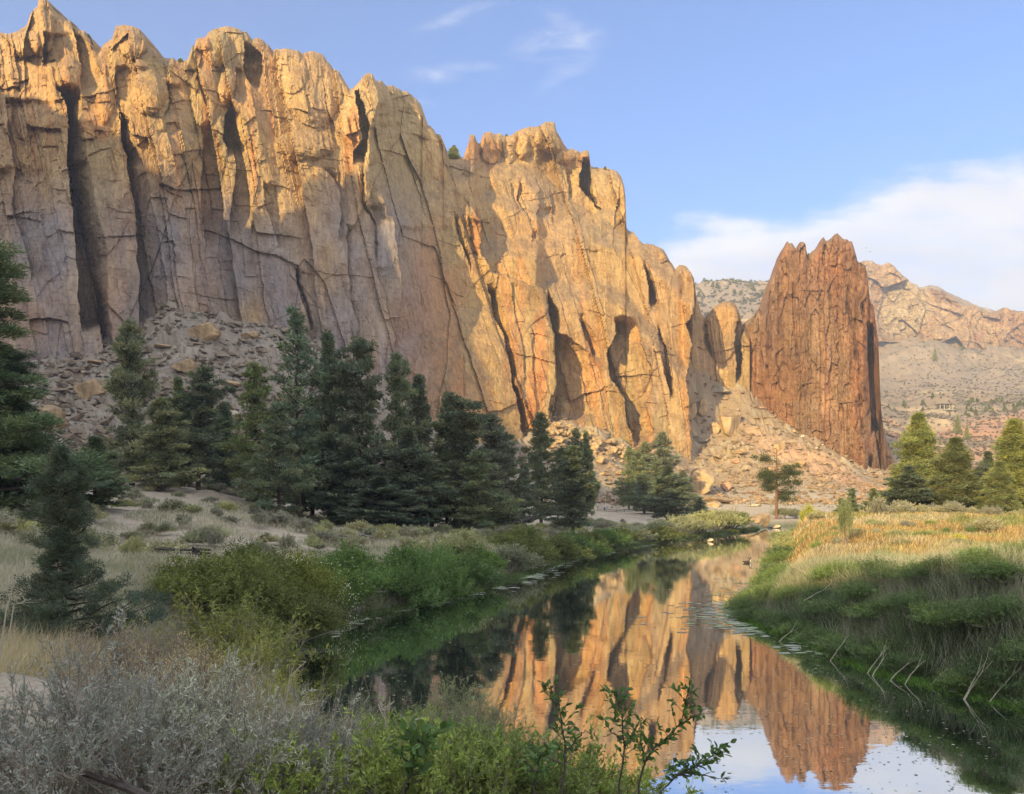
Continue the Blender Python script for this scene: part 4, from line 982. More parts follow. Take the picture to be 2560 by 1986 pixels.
for (p, u, vt, Yd, hw, lab) in [
    (PA, 2130, 1222, 82, 17, 'young pointed juniper on the skyline of the grass bank'),
    (PA, 2102, 1246, 84, 14, 'smaller young juniper left of the pointed one on the grass bank'),
    (PA, 2181, 1222, 100, 18, 'thin young juniper between the pointed one and the large junipers'),
    ]:
    tree_from(p, u, vt, Yd, hw, lab, group=GY)
# near left
PN = conifer(18, r=2.1, nb=120, dens=2.6, pads=6.5, shape=0.65, base=0.05, lob=1.4, flat=0.3, blade=(0.13, 0.035), col=(0.034, 0.052, 0.032))
tree_from(PN, -70, 600, 38, 175, 'large dark conifer cut by the left edge of the view, boughs reaching in', name='conifer_tree', rz=1.0, gz=3.6)
tree_from(PN, 15, 880, 41, 95, 'dark conifer filling the left edge below the highest boughs', rz=0.3)
tree_from(PN, 60, 1010, 44, 90, 'dark conifer under the boughs of the large one at the left edge', rz=2.0)
tree_from(PB, 235, 1095, 50, 62, 'dark green conifer behind the young juniper, left of the brownish conifer')

# small trees rooted on the skyline of the rock
for (p, u, vb, hpx, wpx, dY, lab) in [(PD, 1134, 402, 38, 40, 12, 'juniper growing in the notch on the skyline between the two cliffs'), (PD, 452, 170, 26, 34, 6, 'dark shrubby juniper in the saddle of the skyline between the first towers'), (PD, 222, 104, 20, 22, 4, 'small bush on the shoulder right of the leftmost rock tower'),
                                 (PD, 256, 132, 12, 20, 4, 'tiny bush at the foot of the second rock tower'), (PD, 1266, 346, 12, 14, 6, 'tiny tree between the summit hoodoos'), (PD, 1512, 424, 10, 12, 6, 'tiny bush on the flat top right of the deep notch'), (PD, 2021, 646, 14, 13, 4, 'dark bush in the notch between the teeth of the spire')]:
    if u > 1900: Yd = float(spire_depth(np.array([[u * 1.0]]), np.array([[vb * 1.0 + 12]]))[0, 0]) + dY
    else: Yd = float(cliff_depth(np.array([[u * 1.0]]), np.array([[vb * 1.0 + 12]]))[0, 0]) + dY
    x, y, z = W(u, vb + 8, Yd); root = empty('juniper_tree', (x, y, z - 0.4), u * 1.0)
    link('trunk', p[0], root); link('crown', p[1], root); kk = wpx / F * Yd / 2 / 1.6; root.scale = (kk, kk, (hpx + 8) / F * Yd / 10); tag(root, lab, 'tree')
# lone pine: bare crown, red trunk
def lone_pine():
    rs = np.random.RandomState(5)
    Yd = 168.0; X = (1941 - CX) / F * Yd; g = float(height(np.array([X]), np.array([Yd]))[0])
    H = CH - (1116 - HV) / F * Yd - g
    root = empty('pine_tree', (X, Yd, g - 0.1)); tr = Tri(); cr = Tri()
    tr.tube([(0, 0, 0), (0.05, 0, H * 0.3), (-0.02, 0, H * 0.6), (0.08, 0, H * 0.85), (0.0, 0, H)], [0.34, 0.27, 0.20, 0.11, 0.03], 0, 8)
    pads = []
    for (sx, z, L, rise, leafy) in [(-1, .80, 3.6, .10, 1), (1, .72, 2.2, .1, 0), (-1, .90, 2.4, .35, 0), (1, .88, 1.8, .4, 0), (-1, .96, 1.1, .5, 0), (1, .94, 1.2, .45, 0), (1, .60, 4.6, -.02, 1), (-1, .62, 2.6, .15, 1), (1, .66, 3.4, .12, 1), (-1, .50, 3.0, .05, 1),
                                    (1, .48, 4.0, -.12, 1), (1, .36, 4.2, -.15, 1), (-1, .44, 2.2, -.1, 1), (1, .30, 2.5, -.2, 1), (-1, .56, 3.4, .0, 1), (1, .55, 2.0, .25, 1)]:
        az = (0 if sx > 0 else math.pi) + rs.uniform(-0.5, 0.5)
        s = np.linspace(0, 1, 6); d = np.array((math.cos(az), math.sin(az)))
        p = np.stack([d[0] * L * s, d[1] * L * s, H * z + L * (rise * s + 0.12 * s ** 2)], 1); p[1:] += rs.normal(size=(5, 3)) * 0.1
        tr.tube(p, 0.11, 0.02, 4)
        if leafy:
            for q in np.linspace(0.3, 1.05, 9):
                c = np.array([np.interp(q, s, p[:, a]) for a in range(3)]) + rs.normal(size=3) * np.array((0.5, 0.6, 0.35))
                n = 170; o = unit(rs.normal(size=(n, 3))) * rs.rand(n, 1) ** 0.6 * rs.uniform(0.7, 1.4); o[:, 2] *= 0.7
                cr.diamonds(c + o, unit(o + np.array((0, 0, 0.4))), 0.30 * rs.uniform(0.7, 1.3, n), 0.11, np.array((0.075, 0.095, 0.035)) * rs.uniform(0.7, 1.3, (n, 1)), rs)
    link('trunk', tr.build('trunk', M_REDBARK), root); link('crown', cr.build('crown', M_NEEDLE), root)
    tag(root, 'lone pine with reddish trunk and thin bare top on the slope below the spire', 'tree')
lone_pine()

# ------------------------------------------------------------------ shrubs
def shrub(seed, rx=1.0, h=1.0, n=9000, leaf=(0.07, 0.022), col=(0.10, 0.13, 0.035), col2=None, stems=16, lobes=9, up=0.5, twig=None, stemlen=1.0, fill=0.5, spiky=0.0):
    """unit sized (about 1 m half width, 1 m tall): lumpy dome of leafy sprays"""
    rs = np.random.RandomState(seed); t = Tri(); st = Tri()
    col = np.array(col) * 2.0; col2 = np.array(col2) * 1.8 if col2 is not None else col * np.array((1.5, 1.3, 1.1))
    cen = []
    for i in range(lobes):
        a = rs.uniform(0, 6.28); rr = rs.uniform(0.05, 0.85) * rx
        zc = h * (0.16 + 0.52 * (1 - (rr / rx) ** 2) * rs.uniform(0.6, 1.15))
        cen.append((math.cos(a) * rr, math.sin(a) * rr, zc, rs.uniform(0.26, 0.46) * rx, rs.uniform(0.25, 0.42) * h))
    for i in range(stems):
        c = cen[i % lobes]
        e = np.array(c[:3]) + rs.normal(size=3) * 0.2
        s = np.linspace(0, 1, 5)[:, None]
        b = np.array((rs.normal() * 0.12, rs.normal() * 0.12, -0.05))
        p = b + (e - b) * s + np.array((0, 0, 0.15)) * (s * (1 - s)) * 2 + rs.normal(size=(5, 3)) * 0.02
        st.tube(p, 0.022, 0.006, 3)
    per = n // lobes
    for c in cen:
        nsp = max(6, per // 26)
        o = unit(rs.normal(size=(nsp, 3))); o[:, 2] = np.abs(o[:, 2]) * 1.0 - 0.35 * rs.rand(nsp)
        q = rs.rand(nsp, 1) ** fill
        base = np.array(c[:3]) + o * q * np.array((c[3], c[3], c[4]))
        dirs = unit(o * 0.7 + rs.normal(size=(nsp, 3)) * 0.35 + np.array((0, 0, up)))
        lc = rs.uniform(0.75, 1.3)
        for j in range(26):
            sl = 0.26 * (1 + spiky * rs.rand(nsp, 1))
            f = j / 26.0
            P = base + dirs * sl * f + rs.normal(size=(nsp, 3)) * 0.018
            D = unit(dirs * 0.6 + rs.normal(size=(nsp, 3)) * 0.75)
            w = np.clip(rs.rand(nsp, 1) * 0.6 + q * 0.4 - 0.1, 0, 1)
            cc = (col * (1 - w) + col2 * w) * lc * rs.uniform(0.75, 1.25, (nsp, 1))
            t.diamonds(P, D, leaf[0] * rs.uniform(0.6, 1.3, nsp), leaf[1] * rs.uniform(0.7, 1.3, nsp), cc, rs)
    return t.build('foliage', M_LEAF), st.build('stems', twig or M_TWIG)
def put_shrub(proto, X, Y, w, h, label, name='shrub', cat='shrub', group=None, z=None, rz=None, sink=0.1, parts=True):
    g = float(height(np.array([float(X)]), np.array([float(Y)]))[0]) if z is None else z
    root = empty(name, (X, Y, g - sink), random.uniform(0, 6.28) if rz is None else rz)
    link('foliage', proto[0], root)
    if parts: link('stems', proto[1], root)
    root.scale = (w, w, h); tag(root, label, cat, group)
    return root
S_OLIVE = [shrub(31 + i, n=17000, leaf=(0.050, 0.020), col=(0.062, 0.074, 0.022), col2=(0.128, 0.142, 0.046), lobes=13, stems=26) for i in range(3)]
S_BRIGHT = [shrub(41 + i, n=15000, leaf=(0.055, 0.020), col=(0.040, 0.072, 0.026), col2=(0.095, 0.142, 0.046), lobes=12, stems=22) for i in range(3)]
S_GREY = [shrub(51 + i, n=7000, leaf=(0.085, 0.026), col=(0.12, 0.13, 0.08), col2=(0.22, 0.22, 0.135), lobes=10, up=0.9, spiky=0.5) for i in range(2)]
S_PALE = [shrub(61 + i, n=5000, leaf=(0.10, 0.035), col=(0.13, 0.125, 0.09), col2=(0.25, 0.24, 0.185), lobes=9, up=1.0, spiky=0.3) for i in range(2)]
S_DARKSAGE = [shrub(71 + i, n=1500, leaf=(0.16, 0.06), col=(0.085, 0.085, 0.07), col2=(0.15, 0.145, 0.115), lobes=8) for i in range(2)]
S_YEL = [shrub(81, n=7000, leaf=(0.09, 0.035), col=(0.16, 0.17, 0.03), col2=(0.34, 0.33, 0.05), lobes=9)]
S_BRUSH = [shrub(91 + i, n=9000, leaf=(0.075, 0.018), col=(0.055, 0.085, 0.030), col2=(0.12, 0.16, 0.07), lobes=11, stems=30, up=0.35, twig=M_PALE, spiky=0.7) for i in range(3)]
S_SAP = shrub(101, n=5000, leaf=(0.08, 0.02), col=(0.10, 0.12, 0.06), col2=(0.20, 0.22, 0.11), lobes=8, up=1.6, spiky=0.8, rx=0.8)
def shore_x(Yq, L=LEFT_SHORE[5:]):
    a = np.array(L); return float(np.interp(Yq, a[:, 1], a[:, 0]))
def rshore_x(Yq):
    a = np.array(RIGHT_SHORE[::-1]); return float(np.interp(Yq, a[:, 1], a[:, 0]))
put_shrub(S_SAP, (2114 - CX) / F * 42, 42, 0.62, 2.3, 'pale spiky juniper sapling in the sunlit grass above the shadow line', name='juniper_sapling', cat='sapling')
# left bank: (Y, metres back from the water, half width, height, kind, label)
LB = [(22.5, 1.6, 1.5, 2.0, 'O', 'lowest yellow green shrub at the near end of the left bank hedge'), (25.0, 2.2, 1.8, 2.6, 'O', 'rounded olive green shrub overhanging the dark water nearest us'), (27.5, 1.3, 1.6, 2.4, 'O', 'olive green shrub whose foot touches the water left of the white flowers'),
      (28.5, 3.6, 1.9, 2.3, 'O', 'tall olive shrub behind the rounded one, below the short rail fence'), (31.0, 2.2, 1.7, 2.6, 'O', 'brownish olive shrub beside the white flowering vine'), (24.0, 4.0, 1.5, 1.6, 'O', 'small olive shrub at the back of the hedge next to the trail'),
      (34.5, 1.4, 1.6, 2.4, 'B', 'bright green willow shrub right of the white flowers'), (36.0, 3.4, 1.8, 2.5, 'B', 'bright green willow shrub behind the first willow'), (37.8, 1.3, 1.7, 2.4, 'B', 'dense green willow shrub hanging over the bank, second along the water'),
      (39.5, 3.2, 1.8, 2.4, 'B', 'broad willow shrub with a light green crown below the rail fence'), (41.5, 1.3, 1.7, 2.3, 'B', 'third willow shrub along the water edge'), (43.5, 3.0, 1.8, 2.3, 'B', 'light green willow crown behind the third one'),
      (45.5, 1.4, 1.7, 2.2, 'B', 'fourth willow shrub along the water, darker near its foot'), (48.5, 1.6, 1.8, 2.3, 'B', 'last bright green willow before the pale grass gap'), (50.5, 3.6, 1.6, 1.8, 'G', 'grey green shrub behind the last willow'),
      (54.0, 1.5, 1.5, 1.7, 'G', 'pale grey shrub in the gap between the hedges by the algae'), (58.5, 1.6, 1.8, 2.0, 'O', 'olive shrub right of the pale gap'), (62.0, 3.2, 1.8, 2.0, 'O', 'olive shrub behind its neighbour at the middle of the left bank'),
      (65.0, 1.4, 2.0, 2.1, 'O', 'green olive shrub below the short bare trunked conifer'), (70.0, 1.5, 2.0, 2.1, 'B', 'fresh green shrub in the middle stretch of the left bank'), (75.0, 1.5, 2.1, 2.1, 'O', 'yellowish olive shrub past the middle stretch'),
      (80.0, 1.6, 2.1, 2.1, 'B', 'green shrub between two olive ones where the bank curves'), (86.0, 1.8, 2.2, 1.8, 'O', 'olive shrub on the outer curve of the bank'), (92.0, 1.8, 2.3, 1.7, 'G', 'grey green willow shrub on the curve below the walkers'),
      (98.0, 2.0, 2.4, 1.7, 'O', 'olive shrub further round the curve'), (104.0, 2.0, 2.5, 2.0, 'G', 'grey willow above the white rock in the water'), (110.0, 2.0, 2.6, 2.5, 'G', 'soft grey green willow beyond the white rock'), (117.0, 2.2, 2.8, 2.7, 'G', 'large grey green willow near the river bend'),
      (124.0, 2.4, 3.0, 2.8, 'G', 'broad grey willow at the river bend'), (131.0, 2.6, 3.0, 2.6, 'O', 'last olive shrub before the big riverside boulder')]
KIND = {'O': S_OLIVE, 'B': S_BRIGHT, 'G': S_GREY}
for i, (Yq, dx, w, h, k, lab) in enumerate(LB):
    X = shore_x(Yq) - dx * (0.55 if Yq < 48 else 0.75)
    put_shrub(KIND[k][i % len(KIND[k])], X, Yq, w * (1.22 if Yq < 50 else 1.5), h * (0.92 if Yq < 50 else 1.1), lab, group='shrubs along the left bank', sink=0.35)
# right bank brush
RB = []
k = 0
for Yq in np.arange(15.0, 41.5, 1.25):
    for dx in (0.35, 1.6, 3.0, 4.5):
        if (Yq > 33 and dx > 2) or (Yq > 30 and dx > 4): continue
        X = rshore_x(Yq) + dx + random.uniform(-0.3, 0.3); Yy = Yq + random.uniform(-0.5, 0.5)
        w = random.uniform(0.85, 1.25); hh = random.uniform(0.65, 0.95) * (1.0 if dx > 1 else 0.8)
        col_lab = 'dark green brush plant tangled with pale dead stems on the shaded right bank'
        g = float(height(np.array([X]), np.array([Yy]))[0])
        put_shrub(S_BRUSH[k % 3], X, Yy, w, hh, col_lab, name='brush_plant', cat='brush', group='brush covering the shaded right bank', z=max(g, -0.05), sink=0.08)
        k += 1
for (dx, Yy, w, h, lab) in ((0.3, 36.8, 1.1, 1.3, 'dark overhanging bush at the tip of the right bank'), (0.9, 35.0, 1.1, 1.2, 'dark bush next to the one at the tip of the right bank'), (1.6, 37.9, 1.2, 1.2, 'dark bush just behind the tip of the right bank')):
    put_shrub(S_BRUSH[1], rshore_x(Yy) + dx, Yy, w, h, lab, name='brush_plant', cat='brush', sink=0.2)
# far side of the right bank, along the water up to the bend
for i, Yq in enumerate((48, 55, 62, 70, 79, 88, 97, 108, 120, 132)):
    put_shrub((S_BRUSH + S_GREY)[i % 5], rshore_x(Yq) + 0.8, Yq, 1.2 + 0.012 * Yq, 0.9 + 0.006 * Yq, 'shrub at the water line on the far stretch of the right bank', group='shrubs at the water line of the far right bank', sink=0.25)
put_shrub(S_YEL[0], *W(2020, 1300, 160)[:2], 1.9, 5.0, 'bright yellow green bushy tree by the far end of the river', name='deciduous_tree', cat='tree', sink=0.2)
for i, (u, Yd, w, h) in enumerate([(1960, 170, 3.0, 2.2), (1990, 172, 2.6, 2.0), (2045, 168, 2.6, 2.2), (2070, 166, 2.5, 1.9), (2095, 160, 2.3, 1.7), (1860, 160, 2.2, 1.6)]):
    put_shrub(S_GREY[i % 2], (u - CX) / F * Yd, Yd, w, h, 'soft green reed like shrub lining the far river bend', group='shrubs lining the far river bend', sink=0.2)
# meadow sage and yellow bushes
rs = np.random.RandomState(99)
for i in range(46):
    u = rs.uniform(2070, 2640); Yd = rs.uniform(80, 112) * (1.0 if u > 2200 else 0.92)
    put_shrub(S_PALE[i % 2], (u - CX) / F * Yd, Yd, rs.uniform(0.9, 1.7), rs.uniform(0.9, 1.6), 'pale silvery sagebrush in the band between the meadow and the junipers', name='sagebrush', cat='shrub', group='pale sagebrush behind the meadow', sink=0.1)
for i, (u, v, Yd, w, h, kk, lab) in enumerate([(2180, 1307, 62, 1.2, 0.7, 0, 'round green sage clump in the middle of the golden meadow'), (2310, 1320, 46, 0.9, 0.55, 1, 'flat green clump on the bare patch of the meadow'), (2392, 1340, 40, 0.55, 0.42, 2, 'bright yellow green bush in the dry grass'),
                                              (2545, 1368, 30, 0.7, 0.5, 2, 'yellow bush by the right edge just above the shadow'), (2465, 1300, 52, 1.2, 1.0, 3, 'brown twiggy bush standing above the meadow'), (2040, 1310, 70, 0.9, 0.8, 3, 'small pale bush at the water side corner of the meadow'),
                                              (2230, 1285, 88, 1.6, 0.8, 2, 'low yellow bush in front of the sagebrush band'), (2240, 1340, 44, 1.0, 0.5, 0, 'flat olive clump beside the sapling')]):
    pr = [S_GREY[0], S_BRIGHT[0], S_YEL[0], S_PALE[0]][kk]
    put_shrub(pr, (u - CX) / F * Yd, Yd, w, h, lab, group='bushes in the meadow')
for i in range(70):
    Yd = math.exp(rs.uniform(math.log(34), math.log(95))); X = rshore_x(Yd) + rs.uniform(1.5, max(3, 0.66 * Yd - rshore_x(Yd)))
    kk = i % 4
    put_shrub([S_GREY[0], S_PALE[0], S_GREY[1], S_BRUSH[0]][kk], X, Yd, rs.uniform(0.35, 0.85), rs.uniform(0.3, 0.6), ['grey green clump among the sunlit meadow grass', 'pale sage clump among the sunlit meadow grass', 'grey green clump among the sunlit meadow grass', 'dark green weedy clump among the sunlit meadow grass'][kk], name='meadow_clump', cat='shrub', group='small clumps in the meadow', parts=False)
# left bench: grey sage and dry clumps
for i in range(170):
    Yd = rs.uniform(26, 120); X = shore_x(Yd) - rs.uniform(3.4, 12) - 0.10 * Yd * rs.rand()
    put_shrub((S_PALE + S_GREY)[i % 4], X, Yd, rs.uniform(0.6, 1.4), rs.uniform(0.45, 1.0), 'grey sage clump on the shaded bench between the river shrubs and the grove', name='sage_clump', cat='shrub', group='sage clumps on the shaded bench', parts=False)
for i in range(70):
    Yd = rs.uniform(42, 105); X = -rs.uniform(0.30, 0.60) * Yd
    put_shrub((S_GREY + S_PALE + S_DARKSAGE)[i % 6], X, Yd, rs.uniform(0.5, 1.2), rs.uniform(0.4, 0.9), 'grey sage or dry weed clump on the rising ground left of the grove', name='sage_clump', cat='shrub', group='sage clumps left of the grove', parts=False)
# talus: scattered dark sage
n_t = 0
while n_t < 280:
    u = rs.uniform(120, 1100) if n_t < 150 else rs.uniform(1500, 2150); Yd = rs.uniform(95, 200) if n_t < 150 else rs.uniform(215, 330)
    X = (u - CX) / F * Yd; g = float(height(np.array([X]), np.array([Yd]))[0]); v = HV + (CH - g) / Yd * F
    if v > 1240 or v < 780: continue
    put_shrub(S_DARKSAGE[n_t % 2], X, Yd, rs.uniform(0.5, 1.1), rs.uniform(0.45, 0.9), 'small dark sage bush dotting the talus slope under the cliff' if n_t < 150 else 'small sage bush dotting the sunlit slope below the spire', name='sage_bush', cat='shrub', group='sage bushes on the talus' if n_t < 150 else 'sage bushes on the sunlit slope', parts=False)
    n_t += 1
# far slope trees, tiny
for i in range(120):
    if i < 60:
        u = rs.uniform(2410, 2600); Yd = rs.uniform(640, 720)
        lab = 'tiny dark tree on the far rim right of the shelter'; gr = 'tiny trees on the far rim'
    elif i < 76:
        u = rs.uniform(2180, 2360); Yd = rs.uniform(690, 740); lab = 'tiny dark tree on the far rim left of the shelter'; gr = 'tiny trees left of the shelter'
    else:
        u = rs.uniform(1738, 1925); Yd = rs.uniform(1020, 1190); lab = 'tiny dark juniper on the hazy hill between the cliff and the spire'; gr = 'tiny junipers on the hazy hill'
    X = (u - CX) / F * Yd; g = float(height(np.array([X]), np.array([Yd]))[0])
    root = empty('juniper_tree', (X, Yd, g - 0.5), rs.uniform(0, 6.28))
    link('crown', PD[1], root); k_ = rs.uniform(0.3, 0.75) * (1.0 if i < 76 else 1.3); root.scale = (k_ * 1.7, k_ * 1.7, k_ * 0.7)
    tag(root, lab, 'tree', gr)
for i, (u, v, Yd, hh, lab) in enumerate([(2395, 1030, 560, 14, 'dark round tree just below the shelter'), (2418, 1045, 540, 10, 'smaller round tree beside the one below the shelter'), (2338, 926, 950, 16, 'dark juniper at the foot of the pale outcrop'), (2368, 1075, 500, 6, 'small round bush on the slope above the junipers'),
                                         (2407, 848, 1030, 9, 'tiny dark bush beside the foot of the far ridge'), (2350, 1050, 520, 5, 'thin young tree on the slope left of the round trees')]):
    X = (u - CX) / F * Yd; g = float(height(np.array([X]), np.array([float(Yd)]))[0])
    root = empty('juniper_tree', (X, Yd, g - 0.5)); link('crown', PD[1], root); root.scale = (hh / 10 * 1.2, hh / 10 * 1.2, hh / 10); tag(root, lab, 'tree')
# ------------------------------------------------------------------ boulders
import bmesh
M_BOULDER = rock_material('boulder_rock', 3.0, 0.6)
def rock_proto(seed, flat=0.8, cuts=17, col=(0.40, 0.295, 0.17)):
    bm = bmesh.new(); bmesh.ops.create_icosphere(bm, subdivisions=4, radius=1.0)
    me = bpy.data.meshes.new('boulder'); bm.to_mesh(me); bm.free()
    n = len(me.vertices); co = np.empty(n * 3); me.vertices.foreach_get('co', co); P = co.reshape(-1, 3)
    rs = np.random.RandomState(seed)
    N = unit(rs.normal(size=(cuts, 3))); dd = rs.uniform(0.42, 0.86, cuts)
    q = P @ N.T
    lim = np.min(np.where(q > 1e-6, dd[None] / np.maximum(q, 1e-6), 9), axis=1)
    P = P * np.minimum(lim, 1.0)[:, None]
    P = P * (1 + 0.09 * fbm(P[:, 0] * 3.5 + P[:, 2] * 2.4, P[:, 1] * 3.5 - P[:, 2] * 1.5, seed, 5, 0.6)[:, None] + 0.05 * ridged(P[:, 0] * 1.5 + P[:, 1], P[:, 2] * 4, seed + 3, 3)[:, None])
    P[:, 2] *= flat
    me.vertices.foreach_set('co', P.ravel()); me.materials.append(M_BOULDER); me.update()
    c = np.array(col)[None] * (1 + 0.25 * fbm(P[:, 0] * 1.5, P[:, 2] * 2 + P[:, 1], seed + 5, 3)[:, None]); set_tint(me, c)
    return me
ROCKS = [rock_proto(900 + i, f) for i, f in enumerate((0.85, 0.6, 1.1, 0.75, 0.5))]
ROCK_PALE = rock_proto(950, 0.6, col=(0.50, 0.43, 0.33)); ROCK_RED = rock_proto(951, 0.8, col=(0.45, 0.24, 0.14)); ROCK_DARK = rock_proto(952, 0.7, col=(0.28, 0.25, 0.19))
def boulder(u, v, Yd, wpx, hpx, label, me=None, rz=None, rx=0.0, name='boulder', group=None, deep=0.8):
    """centre at pixel (u, v) seen at distance Yd; wpx, hpx full size"""
    x, y, z = W(u, v, Yd)
    o = link(name, me or ROCKS[int(u + v) % 5], None, (x, y, z))
    a = wpx / F * Yd / 1.5; c = hpx / F * Yd / 1.25
    o.scale = (a, a * deep, c); o.rotation_euler = (rx, 0, random.uniform(-0.5, 0.5) if rz is None else rz)
    tag(o, label, 'boulder', group); return o
def gnd(u, v, lo=60.0, hi=420.0):
    """distance at which the ground shows at this pixel"""
    Y = np.geomspace(lo, hi, 500); X = (u - CX) / F * Y; Z = CH - (v - HV) / F * Y
    g = height(X, Y); k = np.argmax(g >= Z)
    return float(Y[k]) if g[k] >= Z[k] else None
for (u, v, w, h, me, lab) in [
    (1827, 1058, 66, 68, ROCKS[2], 'biggest sunlit boulder on the slope, just outside the cliff shadow'), (1786, 1074, 30, 28, ROCKS[0], 'small sunlit boulder touching the edge of the cliff shadow'), (1731, 1029, 24, 52, ROCKS[2], 'tall narrow boulder in the shade at the cliff corner'),
    (1756, 1024, 26, 44, ROCKS[0], 'shaded boulder right of the tall narrow one'), (1748, 1100, 34, 26, ROCK_DARK, 'flat shaded boulder low in the cliff shadow'), (1795, 975, 44, 30, ROCK_DARK, 'shaded boulder high on the slope under the pinnacle'), (1950, 1118, 30, 38, ROCKS[2], 'leaning slab behind the top of the lone pine'),
    (1845, 1128, 36, 22, ROCKS[1], 'low boulder pair below the biggest sunlit one'), (1996, 1158, 50, 26, ROCKS[3], 'light outcrop right of the lone pine crown'), (1800, 1140, 34, 22, ROCKS[3], 'yellowish boulder halfway down the sunlit slope'), (1840, 1155, 24, 14, ROCK_RED, 'reddish rock below the low boulder pair'),
    (1750, 1212, 70, 62, ROCKS[0], 'large smooth boulder above the footbridge'), (1790, 1248, 74, 30, ROCKS[4], 'long slab boulder leaning below the large smooth one'), (1815, 1218, 26, 34, ROCK_RED, 'upright brownish boulder right of the large smooth one'), (1783, 1268, 42, 22, ROCKS[0], 'pinkish boulder pair left of the footbridge'),
    (1838, 1248, 30, 16, ROCKS[3], 'rounded rock above the footbridge'), (1917, 1258, 22, 10, ROCKS[4], 'flat rock left of the pine trunk'), (1885, 1264, 34, 8, ROCK_PALE, 'long pale slab above the riverside boulder'),
    (1966, 1272, 34, 24, ROCK_DARK, 'grey boulder at the right of the pine trunk'), (510, 835, 84, 60, ROCKS[2], 'huge tan slab at the top of the talus under the cliff'), (470, 915, 66, 50, ROCKS[3], 'cracked tan boulder below the huge slab'),
    (226, 978, 74, 66, ROCKS[2], 'yellowish boulder at the far left foot of the cliff'), (120, 1055, 96, 60, ROCKS[0], 'big grey tan boulder low on the left slope beside the large conifer'), (712, 1012, 54, 44, ROCKS[0], 'rounded boulder behind the tallest conifer'),
    (572, 958, 56, 30, ROCKS[4], 'flat pinkish boulder in the middle of the talus'), (575, 1045, 76, 46, ROCK_PALE, 'pale broken blocks low in the talus between the conifers'), (640, 925, 40, 24, ROCKS[1], 'small boulder right of the flat pinkish one'), (560, 1150, 60, 30, ROCK_DARK, 'dark low boulder on the bench between the conifers'),
    (405, 865, 46, 20, ROCKS[4], 'thin flat slab at the left rim of the talus'), (620, 840, 50, 28, ROCKS[1], 'boulder against the cliff foot right of the huge slab'), (240, 905, 50, 20, ROCKS[4], 'flat slab on the ledge below the dark cleft')]:
    Yd = gnd(u, min(v + h * 0.30, 1266))
    if Yd: boulder(u, v, Yd, w, h, lab, me)
# rubble fan at the foot of the sunlit ribs
rs = np.random.RandomState(17)
for i in range(150):
    u = rs.uniform(1376, 1600); v = np.interp(u, [1376, 1420, 1500, 1600], [1062, 1068, 1100, 1128]) + abs(rs.normal()) * 22
    Yd = gnd(u, v + 4)
    if not Yd: continue
    s_ = rs.uniform(8, 34) * (1.2 if i < 8 else 0.7)
    boulder(u, v - s_ * 0.2, Yd - 1, s_, s_ * rs.uniform(0.5, 0.95), 'sunlit block in the rubble fan at the foot of the bright buttress', ROCKS[i % 5], group='blocks of the rubble fan', name='rubble_block')
for i in range(290):
    if i < 165: u, v = rs.uniform(150, 1080), rs.uniform(830, 1190); lab = 'shaded rock lying on the talus slope under the cliff'; gr = 'rocks on the talus'
    else: u, v = rs.uniform(1740, 2180), rs.uniform(1090, 1262); lab = 'sunlit rock lying on the slope below the spire'; gr = 'rocks on the sunlit slope'
    Yd = gnd(u, v)
    if not Yd or Yd > 350 or Yd < 70: continue
    s_ = rs.uniform(3, 9) * (2.0 if rs.rand() < 0.14 else 1)
    boulder(u, v, Yd, s_, s_ * rs.uniform(0.4, 0.8), lab, ROCKS[i % 5] if i % 7 else ROCK_PALE, group=gr, name='talus_rock')
def rubble(name, n, box_, ymax, smin, smax, cols, label, seed, test):
    rs = np.random.RandomState(seed)
    Y = np.exp(rs.uniform(math.log(box_[2]), math.log(box_[3]), n)); U = rs.uniform(box_[0], box_[1], n); X = (U - CX) / F * Y
    Z = height(X, Y); k = test(X, Y, Z) & (rs.rand(n) < 0.35 + 0.65 * sst(fbm(X / 9, Y / 9, seed, 3), -0.25, 0.2)); X, Y, Z = X[k], Y[k], Z[k]; n = len(X)
    O = np.array([(1, 0, 0), (0, 1, 0), (-1, 0, 0), (0, -1, 0), (0.7, 0.7, 0.8), (-0.7, 0.7, 0.8), (-0.7, -0.7, 0.8), (0.7, -0.7, 0.8)])
    Fq = np.array([(0, 1, 4, 4), (4, 5, 6, 7), (0, 4, 7, 7), (1, 5, 4, 4), (1, 2, 5, 5), (2, 6, 5, 5), (2, 3, 6, 6), (3, 7, 6, 6), (3, 0, 7, 7)])[:, :]
    T3 = np.array([(0, 1, 4), (4, 5, 6), (4, 6, 7), (0, 4, 7), (1, 5, 4), (1, 2, 5), (2, 6, 5), (2, 3, 6), (3, 7, 6), (3, 0, 7)])
    s_ = (smin + (smax - smin) * rs.rand(n) ** 3.5)[:, None, None]
    a = rs.uniform(0, 6.28, n); ca, sa = np.cos(a)[:, None], np.sin(a)[:, None]
    V = O[None] * (1 + 0.35 * rs.normal(size=(n, 8, 3))) * s_ * np.array((1.0, 0.75, 0.65))
    V = np.stack([V[..., 0] * ca - V[..., 1] * sa, V[..., 0] * sa + V[..., 1] * ca, V[..., 2]], -1) + np.stack([X, Y, Z], 1)[:, None]
    me = mesh_np(name, V.reshape(-1, 3), (T3[None] + (np.arange(n) * 8)[:, None, None]).reshape(-1, 3), [M_BOULDER])
    c = np.array(cols[0]) + (np.array(cols[1]) - np.array(cols[0])) * rs.rand(n, 1); set_tint(me, np.repeat(c * rs.uniform(0.75, 1.2, (n, 1)), 8, 0))
    o = link(name, me); tag(o, label, 'rubble', kind='stuff')
